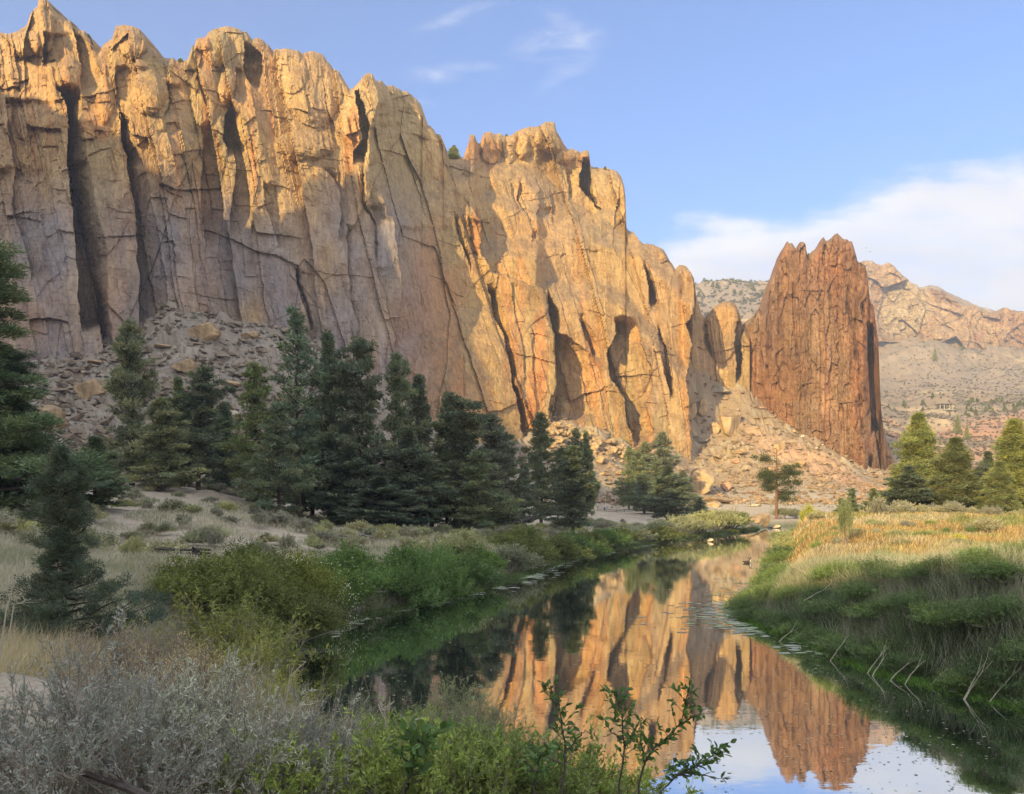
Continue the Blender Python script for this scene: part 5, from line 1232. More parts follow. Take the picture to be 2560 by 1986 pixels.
rubble('rubble', 15000, (100, 1300, 95, 235), 0, 0.12, 1.5, ((0.31, 0.265, 0.20), (0.22, 0.18, 0.13)), 'angular broken rock covering the shaded talus under the cliff', 31, lambda X, Y, Z: Z > 5)
rubble('slope_rubble', 16000, (1300, 2230, 180, 350), 0, 0.12, 1.3, ((0.40, 0.31, 0.20), (0.30, 0.20, 0.12)), 'small broken rock scattered over the sunlit slope below the spire', 32, lambda X, Y, Z: Z > 4)
def water_rock(u, v, wpx, hpx, lab, me, name='boulder', lift=0.3):
    Yd = CH * F / (v - HV); boulder(u, v - hpx * lift, Yd, wpx, hpx, lab, me, name=name, rz=0.2)
water_rock(1776, 1355, 17, 12, 'white rounded rock standing in the water near the left bank', ROCK_PALE)
water_rock(1903, 1322, 62, 46, 'big cube like riverside boulder, sunlit on top with a dark hollow under it', ROCKS[3], lift=0.5)
water_rock(1868, 1320, 34, 34, 'rounded boulder leaning on the left of the cube like one', ROCKS[3], lift=0.5)
water_rock(1925, 1320, 16, 9, 'white slab at the water edge right of the cube like boulder', ROCK_PALE)
water_rock(1942, 1321, 20, 12, 'larger white rock at the water edge, rightmost of the riverside stones', ROCK_PALE)

# ------------------------------------------------------------------ things people made
M_WOOD = bark_mat('weathered_wood', (0.30, 0.27, 0.23)); M_DARKWOOD = bark_mat('dark_old_wood', (0.09, 0.08, 0.07))
def rail_fence(pts, rails, gap, label, r=0.055, mat=None, posts=True, name='rail_fence'):
    """pts: (X, Y) corners; zigzag of stacked round rails; each rail and post a part"""
    x0, y0 = pts[0]; g0 = float(height(np.array([x0]), np.array([y0]))[0])
    root = empty(name, (x0, y0, g0)); tag(root, label, 'fence')
    zs = [float(height(np.array([x]), np.array([y]))[0]) - g0 for x, y in pts]
    for i in range(len(pts) - 1):
        a = np.array((pts[i][0] - x0, pts[i][1] - y0, zs[i])); b = np.array((pts[i + 1][0] - x0, pts[i + 1][1] - y0, zs[i + 1])); d = unit(b - a) * 0.18
        for k in range(rails):
            t = Tri(); off = np.array((0, 0, 0.12 + gap * k + (0.06 if i % 2 else 0)))
            s = np.linspace(0, 1, 5)[:, None]; p = (a - d) + (b + d - a + d) * s + off; p[1:-1] += np.random.RandomState(i * 7 + k).normal(size=(3, 3)) * 0.012
            t.tube(p, r * 1.1, r * 0.85, 6); link('rail', t.build('rail', mat or M_WOOD), root)
    if posts:
        for i in range(len(pts)):
            t = Tri(); a = np.array((pts[i][0] - x0, pts[i][1] - y0, zs[i]))
            t.tube([a + (0.06, 0.1, -0.2), a + (0.05, 0.09, 0.3), a + (0.05, 0.1, gap * rails + 0.3)], 0.06, 0.05, 6); link('post', t.build('post', mat or M_WOOD), root)
def UY(u, Yd): return ((u - CX) / F * Yd, Yd)
rail_fence([UY(1008, 68), UY(1022, 70), UY(1053, 70), UY(1068, 73), UY(1092, 73), UY(1105, 78), UY(1124, 78), UY(1135, 83), UY(1182, 83)], 3, 0.2, 'zigzag split rail fence climbing beside the trail below the grove')
rail_fence([UY(408, 31), UY(488, 31.5), UY(520, 32.5)], 4, 0.13, 'short stack of weathered rails half hidden by the olive shrubs', mat=M_DARKWOOD, posts=False)
rail_fence([UY(850, 50), UY(895, 50), UY(906, 51.5), UY(928, 51)], 3, 0.2, 'low rail fence just showing over the bright green willows')
rail_fence([UY(1324, 84), UY(1350, 84), UY(1356, 85)], 2, 0.2, 'remnant of rail fence beside the fallen branch', mat=M_DARKWOOD)
rail_fence([UY(1493, 197), UY(1515, 197), UY(1541, 196), UY(1560, 194), UY(1590, 192), UY(1620, 190), UY(1655, 186)], 2, 0.42, 'long low rail fence along the trail where the walkers stand', r=0.08)
# fallen branch
t = Tri(); a = W(1283, 1307, 80); b = W(1340, 1290, 82); g = 0
t.tube([np.array(a) + (0, 0, -0.1), np.array(W(1300, 1305, 80)), np.array(W(1322, 1298, 81)), b], [0.26, 0.2, 0.15, 0.05], 0, 6)
t.tube([W(1298, 1305, 80), W(1312, 1311, 79.5), W(1322, 1318, 79)], [0.12, 0.09, 0.03], 0, 5); t.tube([W(1318, 1299, 81), W(1330, 1291, 81.5), W(1345, 1291, 82)], [0.09, 0.06, 0.02], 0, 5)
fb = link('fallen_branch', t.build('fallen_branch', M_DARKWOOD)); tag(fb, 'dark forked dead branch leaning over the dry bank right of the grove', 'dead branch')

def box(t, c, s, rz=0.0):
    c = np.array(c, float); s = np.array(s, float) / 2
    v = np.array([(x, y, z) for z in (-1, 1) for x, y in ((-1, -1), (1, -1), (1, 1), (-1, 1))]) * s
    ca, sa = math.cos(rz), math.sin(rz); v = np.stack([v[:, 0] * ca - v[:, 1] * sa, v[:, 0] * sa + v[:, 1] * ca, v[:, 2]], 1) + c
    f = np.array([(0, 3, 2, 1), (4, 5, 6, 7), (0, 1, 5, 4), (1, 2, 6, 5), (2, 3, 7, 6), (3, 0, 4, 7)])
    t.v.append(v); t.f.append(f + t.n); t.n += 8; t.c.append(np.ones((8, 3)))
def shelter():
    x, y = UY(2361, 672); g = float(height(np.array([x]), np.array([y]))[0]); root = empty('picnic_shelter', (x, y, g)); tag(root, 'small dark flat roofed shelter on posts on the far rim', 'shelter')
    t = Tri(); box(t, (0, 0, 4.3), (12.5, 8, 0.5)); box(t, (0, 0, 4.65), (11.0, 6.5, 0.3)); link('roof', t.build('roof', M_DARKWOOD), root)
    t = Tri(); box(t, (-1.5, 2.2, 1.6), (8.0, 0.4, 3.4)); link('back_wall', t.build('back_wall', M_DARKWOOD), root)
    for px in (-5.3, -1.8, 2.6, 5.3):
        for py in (-3.2, 3.2):
            t = Tri(); box(t, (px, py, 2.0), (0.55, 0.55, 4.1)); link('post', t.build('post', M_PALE), root)
    t = Tri(); box(t, (0, 0, -0.3), (13, 9, 0.5)); link('floor_slab', t.build('floor_slab', M_PALE), root)
shelter()
def footbridge():
    x, y, z = W(1823, 1278, 168); root = empty('footbridge', (x, y, z)); tag(root, 'small wooden footbridge with posts between the boulders and the riverside', 'bridge')
    t = Tri(); box(t, (0, 0, -0.15), (3.4, 1.6, 0.22), -0.3); link('deck', t.build('deck', M_WOOD), root)
    for s in (-0.7, 0.7):
        for px in (-1.4, -0.7, 0, 0.7, 1.4):
            t = Tri(); box(t, (px + s * 0.3, s, 0.35), (0.12, 0.12, 1.0), -0.3); link('post', t.build('post', M_WOOD), root)
        t = Tri(); box(t, (s * 0.3, s, 0.85), (3.3, 0.1, 0.12), -0.3); link('handrail', t.build('handrail', M_WOOD), root)
footbridge()

# ------------------------------------------------------------------ people and birds, grown over a skeleton
def flat_mat(name, col, rough=0.8):
    t = MT(name, rough, 0.2); n = t.noise(30, 3); t.base(t.ramp(n, [(0.3, tuple(c * 0.85 for c in col)), (0.7, col)])); return t.m
def skinned(name, joints, edges, radii, mat, parent=None, levels=2):
    me = bpy.data.meshes.new(name); me.from_pydata(joints, edges, []); me.materials.append(mat)
    o = link(name, me, parent); m = o.modifiers.new('skin', 'SKIN'); m.use_smooth_shade = True
    sv = me.skin_vertices[0].data
    for i, r in enumerate(radii): sv[i].radius = (r, r) if not hasattr(r, '__len__') else r
    sv[0].use_root = True
    s = o.modifiers.new('sub', 'SUBSURF'); s.levels = levels; s.render_levels = levels
    return o
M_SKIN = flat_mat('skin', (0.55, 0.34, 0.25)); M_BLACK = flat_mat('black_cloth', (0.02, 0.02, 0.022)); M_WHITE = flat_mat('white_cloth', (0.75, 0.74, 0.70)); M_BLUE = flat_mat('light_blue_cloth', (0.30, 0.45, 0.58)); M_KHAKI = flat_mat('pale_cloth', (0.60, 0.56, 0.50)); M_HAIRG = flat_mat('grey_hair', (0.62, 0.60, 0.57)); M_HAIRB = flat_mat('brown_hair', (0.12, 0.07, 0.04))
def person(x, y, z, rz, hair, top, legs, label, arms='down', h=1.7, bare=False):
    root = empty('person', (x, y, z), rz); k = h / 1.7; root.scale = (k, k, k); tag(root, label, 'person', None)
    if arms == 'up': aL = [(-0.20, -0.05, 1.38), (-0.42, -0.12, 1.30), (-0.22, -0.20, 1.50)]; aR = [(0.20, -0.05, 1.38), (0.30, -0.10, 1.12), (0.18, -0.28, 1.08)]
    elif arms == 'out': aL = [(-0.20, 0, 1.38), (-0.26, -0.05, 1.10), (-0.20, -0.22, 0.98)]; aR = [(0.20, 0, 1.38), (0.38, -0.16, 1.22), (0.52, -0.32, 1.28)]
    else: aL = [(-0.20, 0, 1.38), (-0.27, 0.02, 1.10), (-0.25, -0.08, 0.86)]; aR = [(0.20, 0, 1.38), (0.26, 0.0, 1.10), (0.14, -0.20, 1.00)]
    J = [(0, 0, 0.93), (0, 0, 1.12), (0, 0, 1.36), (0, -0.01, 1.47), (0, -0.03, 1.56), (0, -0.03, 1.66), (-0.10, 0, 0.88), (-0.12, -0.03, 0.48), (-0.12, 0.02, 0.09), (-0.13, -0.14, 0.04), (0.10, 0, 0.88), (0.12, 0.02, 0.48), (0.13, 0.05, 0.09), (0.14, -0.11, 0.04)] + aL + aR
    E = [(0, 1), (1, 2), (2, 3), (3, 4), (4, 5), (0, 6), (6, 7), (7, 8), (8, 9), (0, 10), (10, 11), (11, 12), (12, 13), (2, 14), (14, 15), (15, 16), (2, 17), (17, 18), (18, 19)]
    Rr = [(0.14, 0.11), (0.125, 0.10), (0.15, 0.11), 0.055, (0.08, 0.095), (0.075, 0.09), 0.085, 0.055, 0.04, 0.035, 0.085, 0.055, 0.04, 0.035, 0.055, 0.042, 0.035, 0.055, 0.042, 0.035]
    skinned('body', J, E, Rr, M_SKIN, root)
    g = 0.018
    skinned('shirt', [J[0], J[1], J[2], aL[0], ((aL[0][0] + aL[1][0]) / 2, aL[0][1], (aL[0][2] + aL[1][2]) / 2), aR[0], ((aR[0][0] + aR[1][0]) / 2, aR[0][1], (aR[0][2] + aR[1][2]) / 2)], [(0, 1), (1, 2), (2, 3), (3, 4), (2, 5), (5, 6)], [(0.16, 0.13), (0.145, 0.12), (0.165, 0.125), 0.07, 0.062, 0.07, 0.062], top, root)
    lo = 0.55 if bare else 0.12
    def cut(a, b, z_):
        t = (a[2] - z_) / (a[2] - b[2]); return tuple(a[i] + (b[i] - a[i]) * t for i in range(3))
    kL = [J[6], J[7]] + ([] if bare else [cut(J[7], J[8], 0.12)]); kR = [J[10], J[11]] + ([] if bare else [cut(J[11], J[12], 0.12)])
    V = [J[0]] + kL + kR; n = len(kL)
    Ed = [(0, 1)] + [(i, i + 1) for i in range(1, n)] + [(0, n + 1)] + [(i, i + 1) for i in range(n + 1, 2 * n)]
    rr = [(0.155, 0.125)] + [0.10, 0.072, 0.06][:n] + [0.10, 0.072, 0.06][:n]
    skinned('trousers' if not bare else 'shorts', V, Ed, rr, legs, root)
    skinned('hair', [(0, 0.015, 1.60), (0, 0.0, 1.69), (0, 0.035, 1.66)], [(0, 1), (1, 2)], [(0.085, 0.09), (0.08, 0.09), 0.07], hair, root)
for u, lab, hair, top, legs, arms, rz, bare in ((1511, 'person with light hair and a white top over black trousers, leftmost of the three walkers', M_HAIRG, M_WHITE, M_BLACK, 'down', 0.5, False), (1518.5, 'person in light blue clothes pointing ahead, in the middle of the three walkers', M_HAIRG, M_BLUE, M_BLUE, 'out', -0.3, True),
                                               (1530, 'person in black shirt and pale shorts, one hand raised, rightmost of the three walkers', M_HAIRB, M_BLACK, M_KHAKI, 'up', -0.7, True)):
    Yd = 192.0; x = (u - CX) / F * Yd; z = float(height(np.array([x]), np.array([Yd]))[0]); person(x, Yd, z, rz, hair, top, legs, lab, arms, bare=bare)
def water_bird():
    v = 1408; Yd = CH * F / (v - HV); x = (1868 - CX) / F * Yd; root = empty('water_bird', (x, Yd, 0.0), R(75)); tag(root, 'dark headed water bird with pale breast swimming near the right bank', 'bird')
    M_F = flat_mat('dark_feathers', (0.05, 0.045, 0.04))
    skinned('body', [(0, 0, 0.06), (0, 0.2, 0.08), (0, 0.36, 0.14), (0, -0.14, 0.10), (0, -0.20, 0.24), (0, -0.20, 0.38), (0, -0.26, 0.42), (0, -0.36, 0.41)], [(0, 1), (1, 2), (0, 3), (3, 4), (4, 5), (5, 6), (6, 7)], [0.13, 0.10, 0.03, 0.10, 0.045, 0.042, 0.05, 0.012], M_F, root)
    skinned('breast', [(0, -0.16, 0.08), (0, -0.23, 0.20), (0, -0.225, 0.30)], [(0, 1), (1, 2)], [0.095, 0.05, 0.035], M_WHITE, root)
water_bird()
def sky_bird(u, v, Yd, label, rz):
    x, y, z = W(u, v, Yd); root = empty('flying_bird', (x, y, z), rz); tag(root, label, 'bird')
    M_F = bpy.data.materials['dark_feathers']
    skinned('body', [(0, 0, 0), (0, 0.3, 0.02), (0, -0.35, 0), (-0.4, 0, 0.12), (-0.95, 0.15, 0.10), (0.4, 0, 0.12), (0.95, 0.15, 0.10)], [(0, 1), (0, 2), (0, 3), (3, 4), (0, 5), (5, 6)], [0.09, 0.07, 0.04, (0.10, 0.03), (0.04, 0.01), (0.10, 0.03), (0.04, 0.01)], M_F, root, 1)
sky_bird(2166, 620.5, 420, 'small dark bird gliding right of the spire top, the higher of the two', 0.4)
sky_bird(2175, 630, 430, 'tiny bird just below the higher gliding one', -0.6)
# ------------------------------------------------------------------ grass (uncountable)
def blades(name, X, Y, L, Wd, col, lean=(0, 0), seed=1, spread=0.45, label=None, z=None):
    rs = np.random.RandomState(seed); N = len(X); t = Tri()
    Z = height(X, Y) if z is None else z
    P = np.stack([X, Y, Z - 0.03], 1)
    D = unit(np.stack([rs.normal(size=N) * spread + lean[0], rs.normal(size=N) * spread + lean[1], np.ones(N)], 1))
    t.diamonds(P, D, L * rs.uniform(0.6, 1.3, N), Wd, col * rs.uniform(0.75, 1.25, (N, 1)), rs, fold=0.08)
    o = link(name, t.build(name, M_GRASS)); tag(o, label, 'grass', kind='stuff'); return o
def pick(N, f, seed):
    """N points accepted by the density field f(X, Y), sampled in a fan so that they are evenly dense in view"""
    rs = np.random.RandomState(seed); out = []
    n = 0
    while n < N:
        X, Y, keep = f(rs, N); X, Y = X[keep], Y[keep]; out.append((X, Y)); n += len(X)
    X = np.concatenate([o[0] for o in out])[:N]; Y = np.concatenate([o[1] for o in out])[:N]; return X, Y
gold = np.array((0.44, 0.315, 0.15)); straw = np.array((0.50, 0.43, 0.30)); green = np.array((0.20, 0.23, 0.09)); greyg = np.array((0.20, 0.22, 0.13))
def rsx(Y):
    a = np.array(RIGHT_SHORE[::-1]); return np.interp(Y, a[:, 1], a[:, 0])
def lsx(Y):
    a = np.array(LEFT_SHORE[5:]); return np.interp(Y, a[:, 1], a[:, 0])
def f_meadow(rs, N):
    Y = np.exp(rs.uniform(math.log(29), math.log(150), N)); X = rsx(Y) + rs.uniform(0.0, 1, N) ** 1.3 * (Y * 0.75 - rsx(Y)) ; k = (X > rsx(Y) + 0.4) & (X < Y * 0.72)
    return X, Y, k
X, Y = pick(120000, f_meadow, 1)
g_ = sst(fbm(X / 7, Y / 7, 800, 3) + 0.5 * fbm(X / 2, Y / 2, 805, 2), -0.05, 0.2)[:, None]; p_ = sst(fbm(X / 5, Y / 5, 810, 3), 0.1, 0.4)[:, None]
c = gold + (green * 1.15 - gold) * g_ * 0.85; c = c + (straw - c) * p_ * 0.75; c = c * (1 + 0.25 * fbm(X / 3, Y / 3, 815, 3)[:, None])
blades('meadow_grass', X, Y, (0.34 + 0.0015 * Y) * (1 + 0.8 * fbm(X / 2.5, Y / 2.5, 806, 3)), 0.014 + Y * 0.0009, c * np.random.RandomState(6).uniform(0.6, 1.35, (len(X), 1)), (0.25, 0.1), 2, label='golden dry grass with green patches covering the sunlit right bank')
def f_rb(rs, N):
    Y = rs.uniform(13, 37.0, N); X = rsx(Y) + rs.uniform(-0.1, 6.2, N) * np.clip((39 - Y) / 8, 0.35, 1); return X, Y, (X < Y * 0.70) & (X > rsx(Y) - 0.1)
X, Y = pick(120000, f_rb, 3)
m = fbm(X / 1.6, Y / 1.6, 820, 3)[:, None]; d_ = (X - rsx(Y))[:, None]
c = np.array((0.135, 0.18, 0.09)) + (np.array((0.38, 0.37, 0.28)) - np.array((0.135, 0.18, 0.09))) * (sst(m, 0.0, 0.5) * 0.65 + 0.6 * sst(d_, 1.5, 3.5)).clip(0, 1)
h_ = 0.62 + 0.45 * fbm(X / 1.1, Y / 1.1, 825, 2)
blades('bank_grass', X, Y, h_, 0.024, c * np.random.RandomState(5).uniform(0.55, 1.45, (len(X), 1)), (0.12, -0.15), 4, 0.6, label='tangled grey green grass hanging over the shaded right bank')
m_ = fbm(X / 2.2, Y / 2.2, 827, 2)
X2 = X[::6] + 0.2; Y2 = Y[::6]; kk = (X2 > rsx(Y2) + 0.3); X2, Y2 = X2[kk], Y2[kk]
blades('tall_grass_stems', X2, Y2, 1.0 + 0.3 * fbm(X2 / 1.5, Y2 / 1.5, 829, 2), 0.010, np.array((0.52, 0.50, 0.38)), (0.25, -0.1), 14, 0.35, label='pale feathery grass stems standing over the shaded right bank')
def f_lb(rs, N):
    Y = np.exp(rs.uniform(math.log(15), math.log(120), N)); X = lsx(Y) - 0.3 - rs.rand(N) ** 1.3 * (6 + Y * 0.34); return X, Y, X > -Y * 0.68
X, Y = pick(130000, f_lb, 5)
m = fbm(X / 3, Y / 3, 830, 3)[:, None]; near = 1 - sst(lsx(Y) - X, 2.0, 4.0)[:, None]
c = np.array((0.46, 0.42, 0.33)) + (np.array((0.27, 0.28, 0.18)) - np.array((0.46, 0.42, 0.33))) * (sst(m, 0.05, 0.4) * 0.7 + near * 0.8).clip(0, 1)
keep = (fbm(X / 5, Y / 5, 835, 3) > -0.38) | (near[:, 0] > 0.5)
X, Y, c = X[keep], Y[keep], c[keep]
blades('bench_grass', X, Y, 0.36 + 0.10 * fbm(X, Y, 840, 2) + 0.15 * np.exp(-(lsx(Y) - X) / 1.5), 0.010 + Y * 0.0006, c, (0.1, 0.0), 6, label='grey straw grass on the shaded left bench and bank edge')
# lush green fringe at both water lines
Y = rs.uniform(13.2, 46, 26000); X = rsx(Y) + rs.normal(size=26000) * 0.28 + 0.15
blades('water_weed', X, Y, 0.16, 0.03, np.array((0.16, 0.28, 0.06)), (-0.3, 0), 7, 0.9, label='bright green weed along the foot of the right bank', z=np.maximum(height(X, Y), 0.0))
Y = rs.uniform(19, 140, 30000); X = lsx(Y) - 0.2 + rs.normal(size=30000) * 0.3
blades('shore_weed', X, Y, 0.22 + 0.003 * Y, 0.03 + 0.0004 * Y, np.array((0.13, 0.17, 0.07)), (0.3, 0), 8, 0.9, label='green weed along the waterline of the left bank', z=np.maximum(height(X, Y), -0.02))

# ------------------------------------------------------------------ floating algae and leaves
def flat_mat2(name, col, rough=0.7):
    t = MT(name, rough, 0.3); t.base(t.attr()); return t.m
M_ALGAE = flat_mat2('algae', None)
def floaters(name, X, Y, rx, ry, col, label, seed, z=0.006, sides=7):
    rs = np.random.RandomState(seed); N = len(X); a = np.arange(sides) / sides * 2 * np.pi
    rr = rs.uniform(0.55, 1.25, (N, sides)); ph = rs.uniform(0, 6.28, N)[:, None]
    px = np.cos(a)[None] * rr * rx[:, None]; py = np.sin(a)[None] * rr * ry[:, None]
    zz = z + rs.uniform(0, 0.004, N)
    V = np.stack([X[:, None] + px, Y[:, None] + py, np.repeat(zz[:, None], sides, 1)], -1).reshape(-1, 3)
    me = mesh_np(name, V, np.arange(N * sides).reshape(N, sides), [M_ALGAE]); set_tint(me, np.repeat(col * rs.uniform(0.7, 1.3, (N, 1)), sides, 0))
    o = link(name, me); tag(o, label, name.replace('_', ' ') if name != 'floating_flecks' else 'leaves', kind='stuff')
P = []
for (Y0, Y1, w, n) in ((20, 27, 0.25, 60), (29, 34, 0.3, 90), (36, 46, 0.3, 200), (44, 56, 0.8, 700), (52, 70, 0.5, 300), (66, 130, 0.6, 500)):
    y = rs.uniform(Y0, Y1, n); P.append(np.stack([lsx(y) + 0.05 + np.abs(rs.normal(size=n)) * w, y], 1))
for (Y0, Y1, w, n) in ((26, 40, 0.9, 420), (30, 39, 1.5, 260), (38, 52, 1.6, 200), (55, 60, 1.0, 20)):
    y = rs.uniform(Y0, Y1, n); P.append(np.stack([rsx(y) - 0.1 - np.abs(rs.normal(size=n)) * w, y], 1))
P = np.concatenate(P); k = river_sd(P[:, 0], P[:, 1]) < 0.3; k &= fbm(P[:, 0] / 1.2, P[:, 1] / 2.5, 850, 2) > -0.15; P = P[k]
N = len(P); s_ = rs.uniform(0.03, 0.16, N) * (1 + P[:, 1] * 0.004)
floaters('algae', P[:, 0], P[:, 1], s_ * 1.5, s_ * 0.8, np.where(rs.rand(N, 1) < 0.5, np.array((0.20, 0.24, 0.12)), np.array((0.30, 0.31, 0.24))), 'pale green algae mats drifting along both banks', 12)
Y = np.exp(rs.uniform(math.log(13.2), math.log(45), 2600)); X = rs.uniform(-0.30, 0.62, 2600) * Y
k = (river_sd(X, Y) < -0.1) & (fbm(X / 2.5, Y / 5, 860, 3) > -0.1); X, Y = X[k], Y[k]; N = len(X); s_ = rs.uniform(0.008, 0.030, N) * (0.6 + Y * 0.02)
floaters('floating_flecks', X, Y, s_ * 1.6, s_, np.where(rs.rand(N, 1) < 0.6, np.array((0.42, 0.38, 0.26)), np.array((0.10, 0.10, 0.06))), 'small dead leaves and flecks floating on the calm water', 13, sides=5)

# pale dead stalks hanging over the right waterline
for i, (u, v, Lm, a_, kx) in enumerate([(2075, 1652, 0.75, 0.9, 1), (2165, 1683, 0.7, 0.8, 1), (2178, 1690, 0.6, 1.0, 1), (2225, 1701, 0.8, 0.75, 1), (2262, 1712, 0.7, 0.8, 1), (2325, 1718, 0.55, 0.8, 1), (2405, 1748, 0.8, 0.95, 1), (2412, 1750, 0.9, 0.9, 1), (2470, 1757, 1.0, 0.8, 1), (2455, 1722, 0.8, 0.85, 1), (1945, 1605, 0.6, 0.7, 1), (1970, 1600, 0.5, 0.5, 1), (2010, 1500, 0.9, 0.5, 1), (2290, 1560, 0.9, 0.4, 1)]):
    Yd = CH * F / (v - HV) if v > 1590 else 30.0; x, y, z = W(u, v, Yd); z = max(z, 0.0)
    t = Tri(); s = np.linspace(0, 1, 6)[:, None]; d = np.array((math.cos(a_), 0.25, math.sin(a_)))
    Lm = Lm * 1.7
    p = d * Lm * s + np.array((0, 0, -0.18 * Lm)) * s ** 2 + np.cumsum(rs.normal(size=(6, 3)) * 0.012, 0)
    t.tube(p, 0.016, 0.004, 4); q = p[3]; t.tube([q, q + d * Lm * 0.25 + (0, 0.08, 0.03), q + d * Lm * 0.42 + (0, 0.16, 0.10)], 0.007, 0.003, 3)
    o = link('dead_reed', t.build('dead_reed', M_PALE), None, (x, y, z - 0.03)); tag(o, 'bleached dead stalk leaning out of the shaded right bank toward the water', 'reed', 'bleached stalks on the right bank')

# white flowers
fl = Tri(); n = 900; c0 = np.array(W(843, 1500, 33.0)); o = rs.normal(size=(n, 3)) * np.array((0.42, 0.3, 0.62)); o[:, 0] += o[:, 2] * -0.15
fl.diamonds(c0 + o, unit(rs.normal(size=(n, 3))), 0.06, 0.05, np.array((0.70, 0.70, 0.58)) * rs.uniform(0.6, 1.1, (n, 1)), rs)
n = 120; c1 = np.array(W(705, 1400, 30.5)); o = rs.normal(size=(n, 3)) * np.array((0.45, 0.1, 0.10)); fl.diamonds(c1 + o, unit(rs.normal(size=(n, 3))), 0.06, 0.05, np.array((0.6, 0.6, 0.5)), rs)
o = link('flowering_vine', fl.build('flowering_vine', M_LEAF)); tag(o, 'creamy white flowering vine hanging between the olive and the bright green shrubs', 'vine')

# ------------------------------------------------------------------ foreground plants, built twig by twig
def bush(seed, w, h, stems=26, sub=6, subsub=4, leaf=None, nleaf=8, col=(0.2, 0.22, 0.15), col2=None, twig=(0.4, 0.35, 0.28), mat_twig=None, r0=0.010, lean=(0, 0), up=1.0, droop=0.0, leaf_out=0.7, tips=False):
    rs = np.random.RandomState(seed); st = Tri(); lf = Tri(); LP, LD, LC = [], [], []
    col = np.array(col) * 1.45; col2 = np.array(col2) * 1.45 if col2 is not None else col * 1.4
    for i in range(stems):
        az = i * 2.4 + rs.normal() * 0.3; rad = math.sqrt((i + 0.5) / stems) * rs.uniform(0.75, 1.1)
        e = np.array((math.cos(az) * w * rad + lean[0] * h, math.sin(az) * w * rad + lean[1] * h, h * up * math.sqrt(max(0.08, 1 - (rad * 0.86) ** 2)) * rs.uniform(0.8, 1.1)))
        b = np.array((math.cos(az), math.sin(az), 0)) * 0.08 * rs.rand()
        s = np.linspace(0, 1, 7)[:, None]
        p = b + (e - b) * s; p[:, 2:] += h * 0.16 * np.sin(s * np.pi) * (1 if rad < .6 else -.2); p[1:] += np.cumsum(rs.normal(size=(6, 3)) * 0.018 * h, 0)
        st.tube(p, r0 * rs.uniform(0.7, 1.3), r0 * 0.25, 4)
        for j in range(sub):
            q = rs.uniform(0.30, 0.98); a = np.array([np.interp(q, s[:, 0], p[:, k]) for k in range(3)])
            d = unit(unit(e) * 0.8 + rs.normal(size=3) * 0.55 + np.array((0, 0, 0.35))); Lm = h * rs.uniform(0.16, 0.34)
            s2 = np.linspace(0, 1, 4)[:, None]; p2 = a + d * Lm * s2 + np.array((0, 0, 0.25 - droop)) * Lm * s2 ** 2 + rs.normal(size=(4, 3)) * 0.010
            st.tube(p2, r0 * 0.35, r0 * 0.12, 3)
            for k in range(subsub):
                q2 = rs.uniform(0.2, 1.0); a2 = np.array([np.interp(q2, s2[:, 0], p2[:, m]) for m in range(3)])
                d2 = unit(d * 0.8 + rs.normal(size=3) * 0.5 + np.array((0, 0, 0.3 - droop))); L2 = h * rs.uniform(0.06, 0.15)
                p3 = a2 + d2 * L2 * s2[:, :1] + rs.normal(size=(4, 3)) * 0.004
                st.tube(p3, r0 * 0.15, r0 * 0.07, 3)
                if leaf:
                    f = rs.rand(nleaf, 1) ** (0.6 if tips else 1); LP.append(a2 + d2 * L2 * f); LD.append(unit(d2 * leaf_out + rs.normal(size=(nleaf, 3)) * 0.6))
                    ww = np.clip(rs.rand(nleaf, 1) * 0.6 + 0.5 * (a2[2] / h) - 0.1, 0, 1); LC.append((col * (1 - ww) + col2 * ww) * rs.uniform(0.75, 1.2))
    if leaf:
        LP = np.concatenate(LP); LD = np.concatenate(LD); LC = np.concatenate(LC); n = len(LP)
        lf.diamonds(LP, LD, leaf[0] * rs.uniform(0.5, 1.4, n), leaf[1] * rs.uniform(0.7, 1.3, n), LC * rs.uniform(0.8, 1.2, (n, 1)), rs, fold=0.12)
    return st.build('stems', mat_twig or M_TWIG), (lf.build('foliage', M_LEAF) if leaf else None)
def place(pr, X, Y, label, name, cat='shrub', z=None, rz=0.0, k=1.0, group=None):
    g = float(height(np.array([float(X)]), np.array([float(Y)]))[0]) if z is None else z
    root = empty(name, (X, Y, g - 0.03), rz); link('stems', pr[0], root)
    if pr[1]: link('foliage', pr[1], root)
    root.scale = (k, k, k); tag(root, label, cat, group); return root
sage_a = bush(201, 0.62, 0.80, 44, 8, 6, (0.022, 0.0055), 12, (0.19, 0.20, 0.17), (0.32, 0.335, 0.285), tips=False, r0=0.011)
sage_b = bush(202, 0.62, 0.72, 44, 8, 6, (0.024, 0.0055), 11, (0.20, 0.205, 0.17), (0.33, 0.34, 0.28), r0=0.010, lean=(0.25, 0))
rabbit = bush(203, 0.75, 0.85, 48, 8, 5, (0.020, 0.0055), 7, (0.25, 0.20, 0.13), (0.44, 0.36, 0.23), r0=0.012)
drybr = bush(204, 0.7, 0.95, 34, 7, 5, None, 0, r0=0.008, mat_twig=M_PALE, lean=(0.35, 0.0))
yel = bush(205, 0.75, 1.0, 36, 8, 5, (0.040, 0.011), 9, (0.13, 0.15, 0.035), (0.25, 0.26, 0.07), r0=0.009)
willow = bush(206, 0.45, 1.0, 26, 8, 5, (0.045, 0.0065), 9, (0.11, 0.13, 0.08), (0.20, 0.22, 0.14), r0=0.007, up=1.1, leaf_out=1.4)
grn = bush(207, 0.60, 0.75, 30, 7, 5, (0.036, 0.014), 8, (0.09, 0.13, 0.035), (0.20, 0.25, 0.075), r0=0.007)
gX = lambda u, Y: (u - CX) / F * Y
gnd_z = lambda u, Y: float(height(np.array([gX(u, Y)]), np.array([float(Y)]))[0])
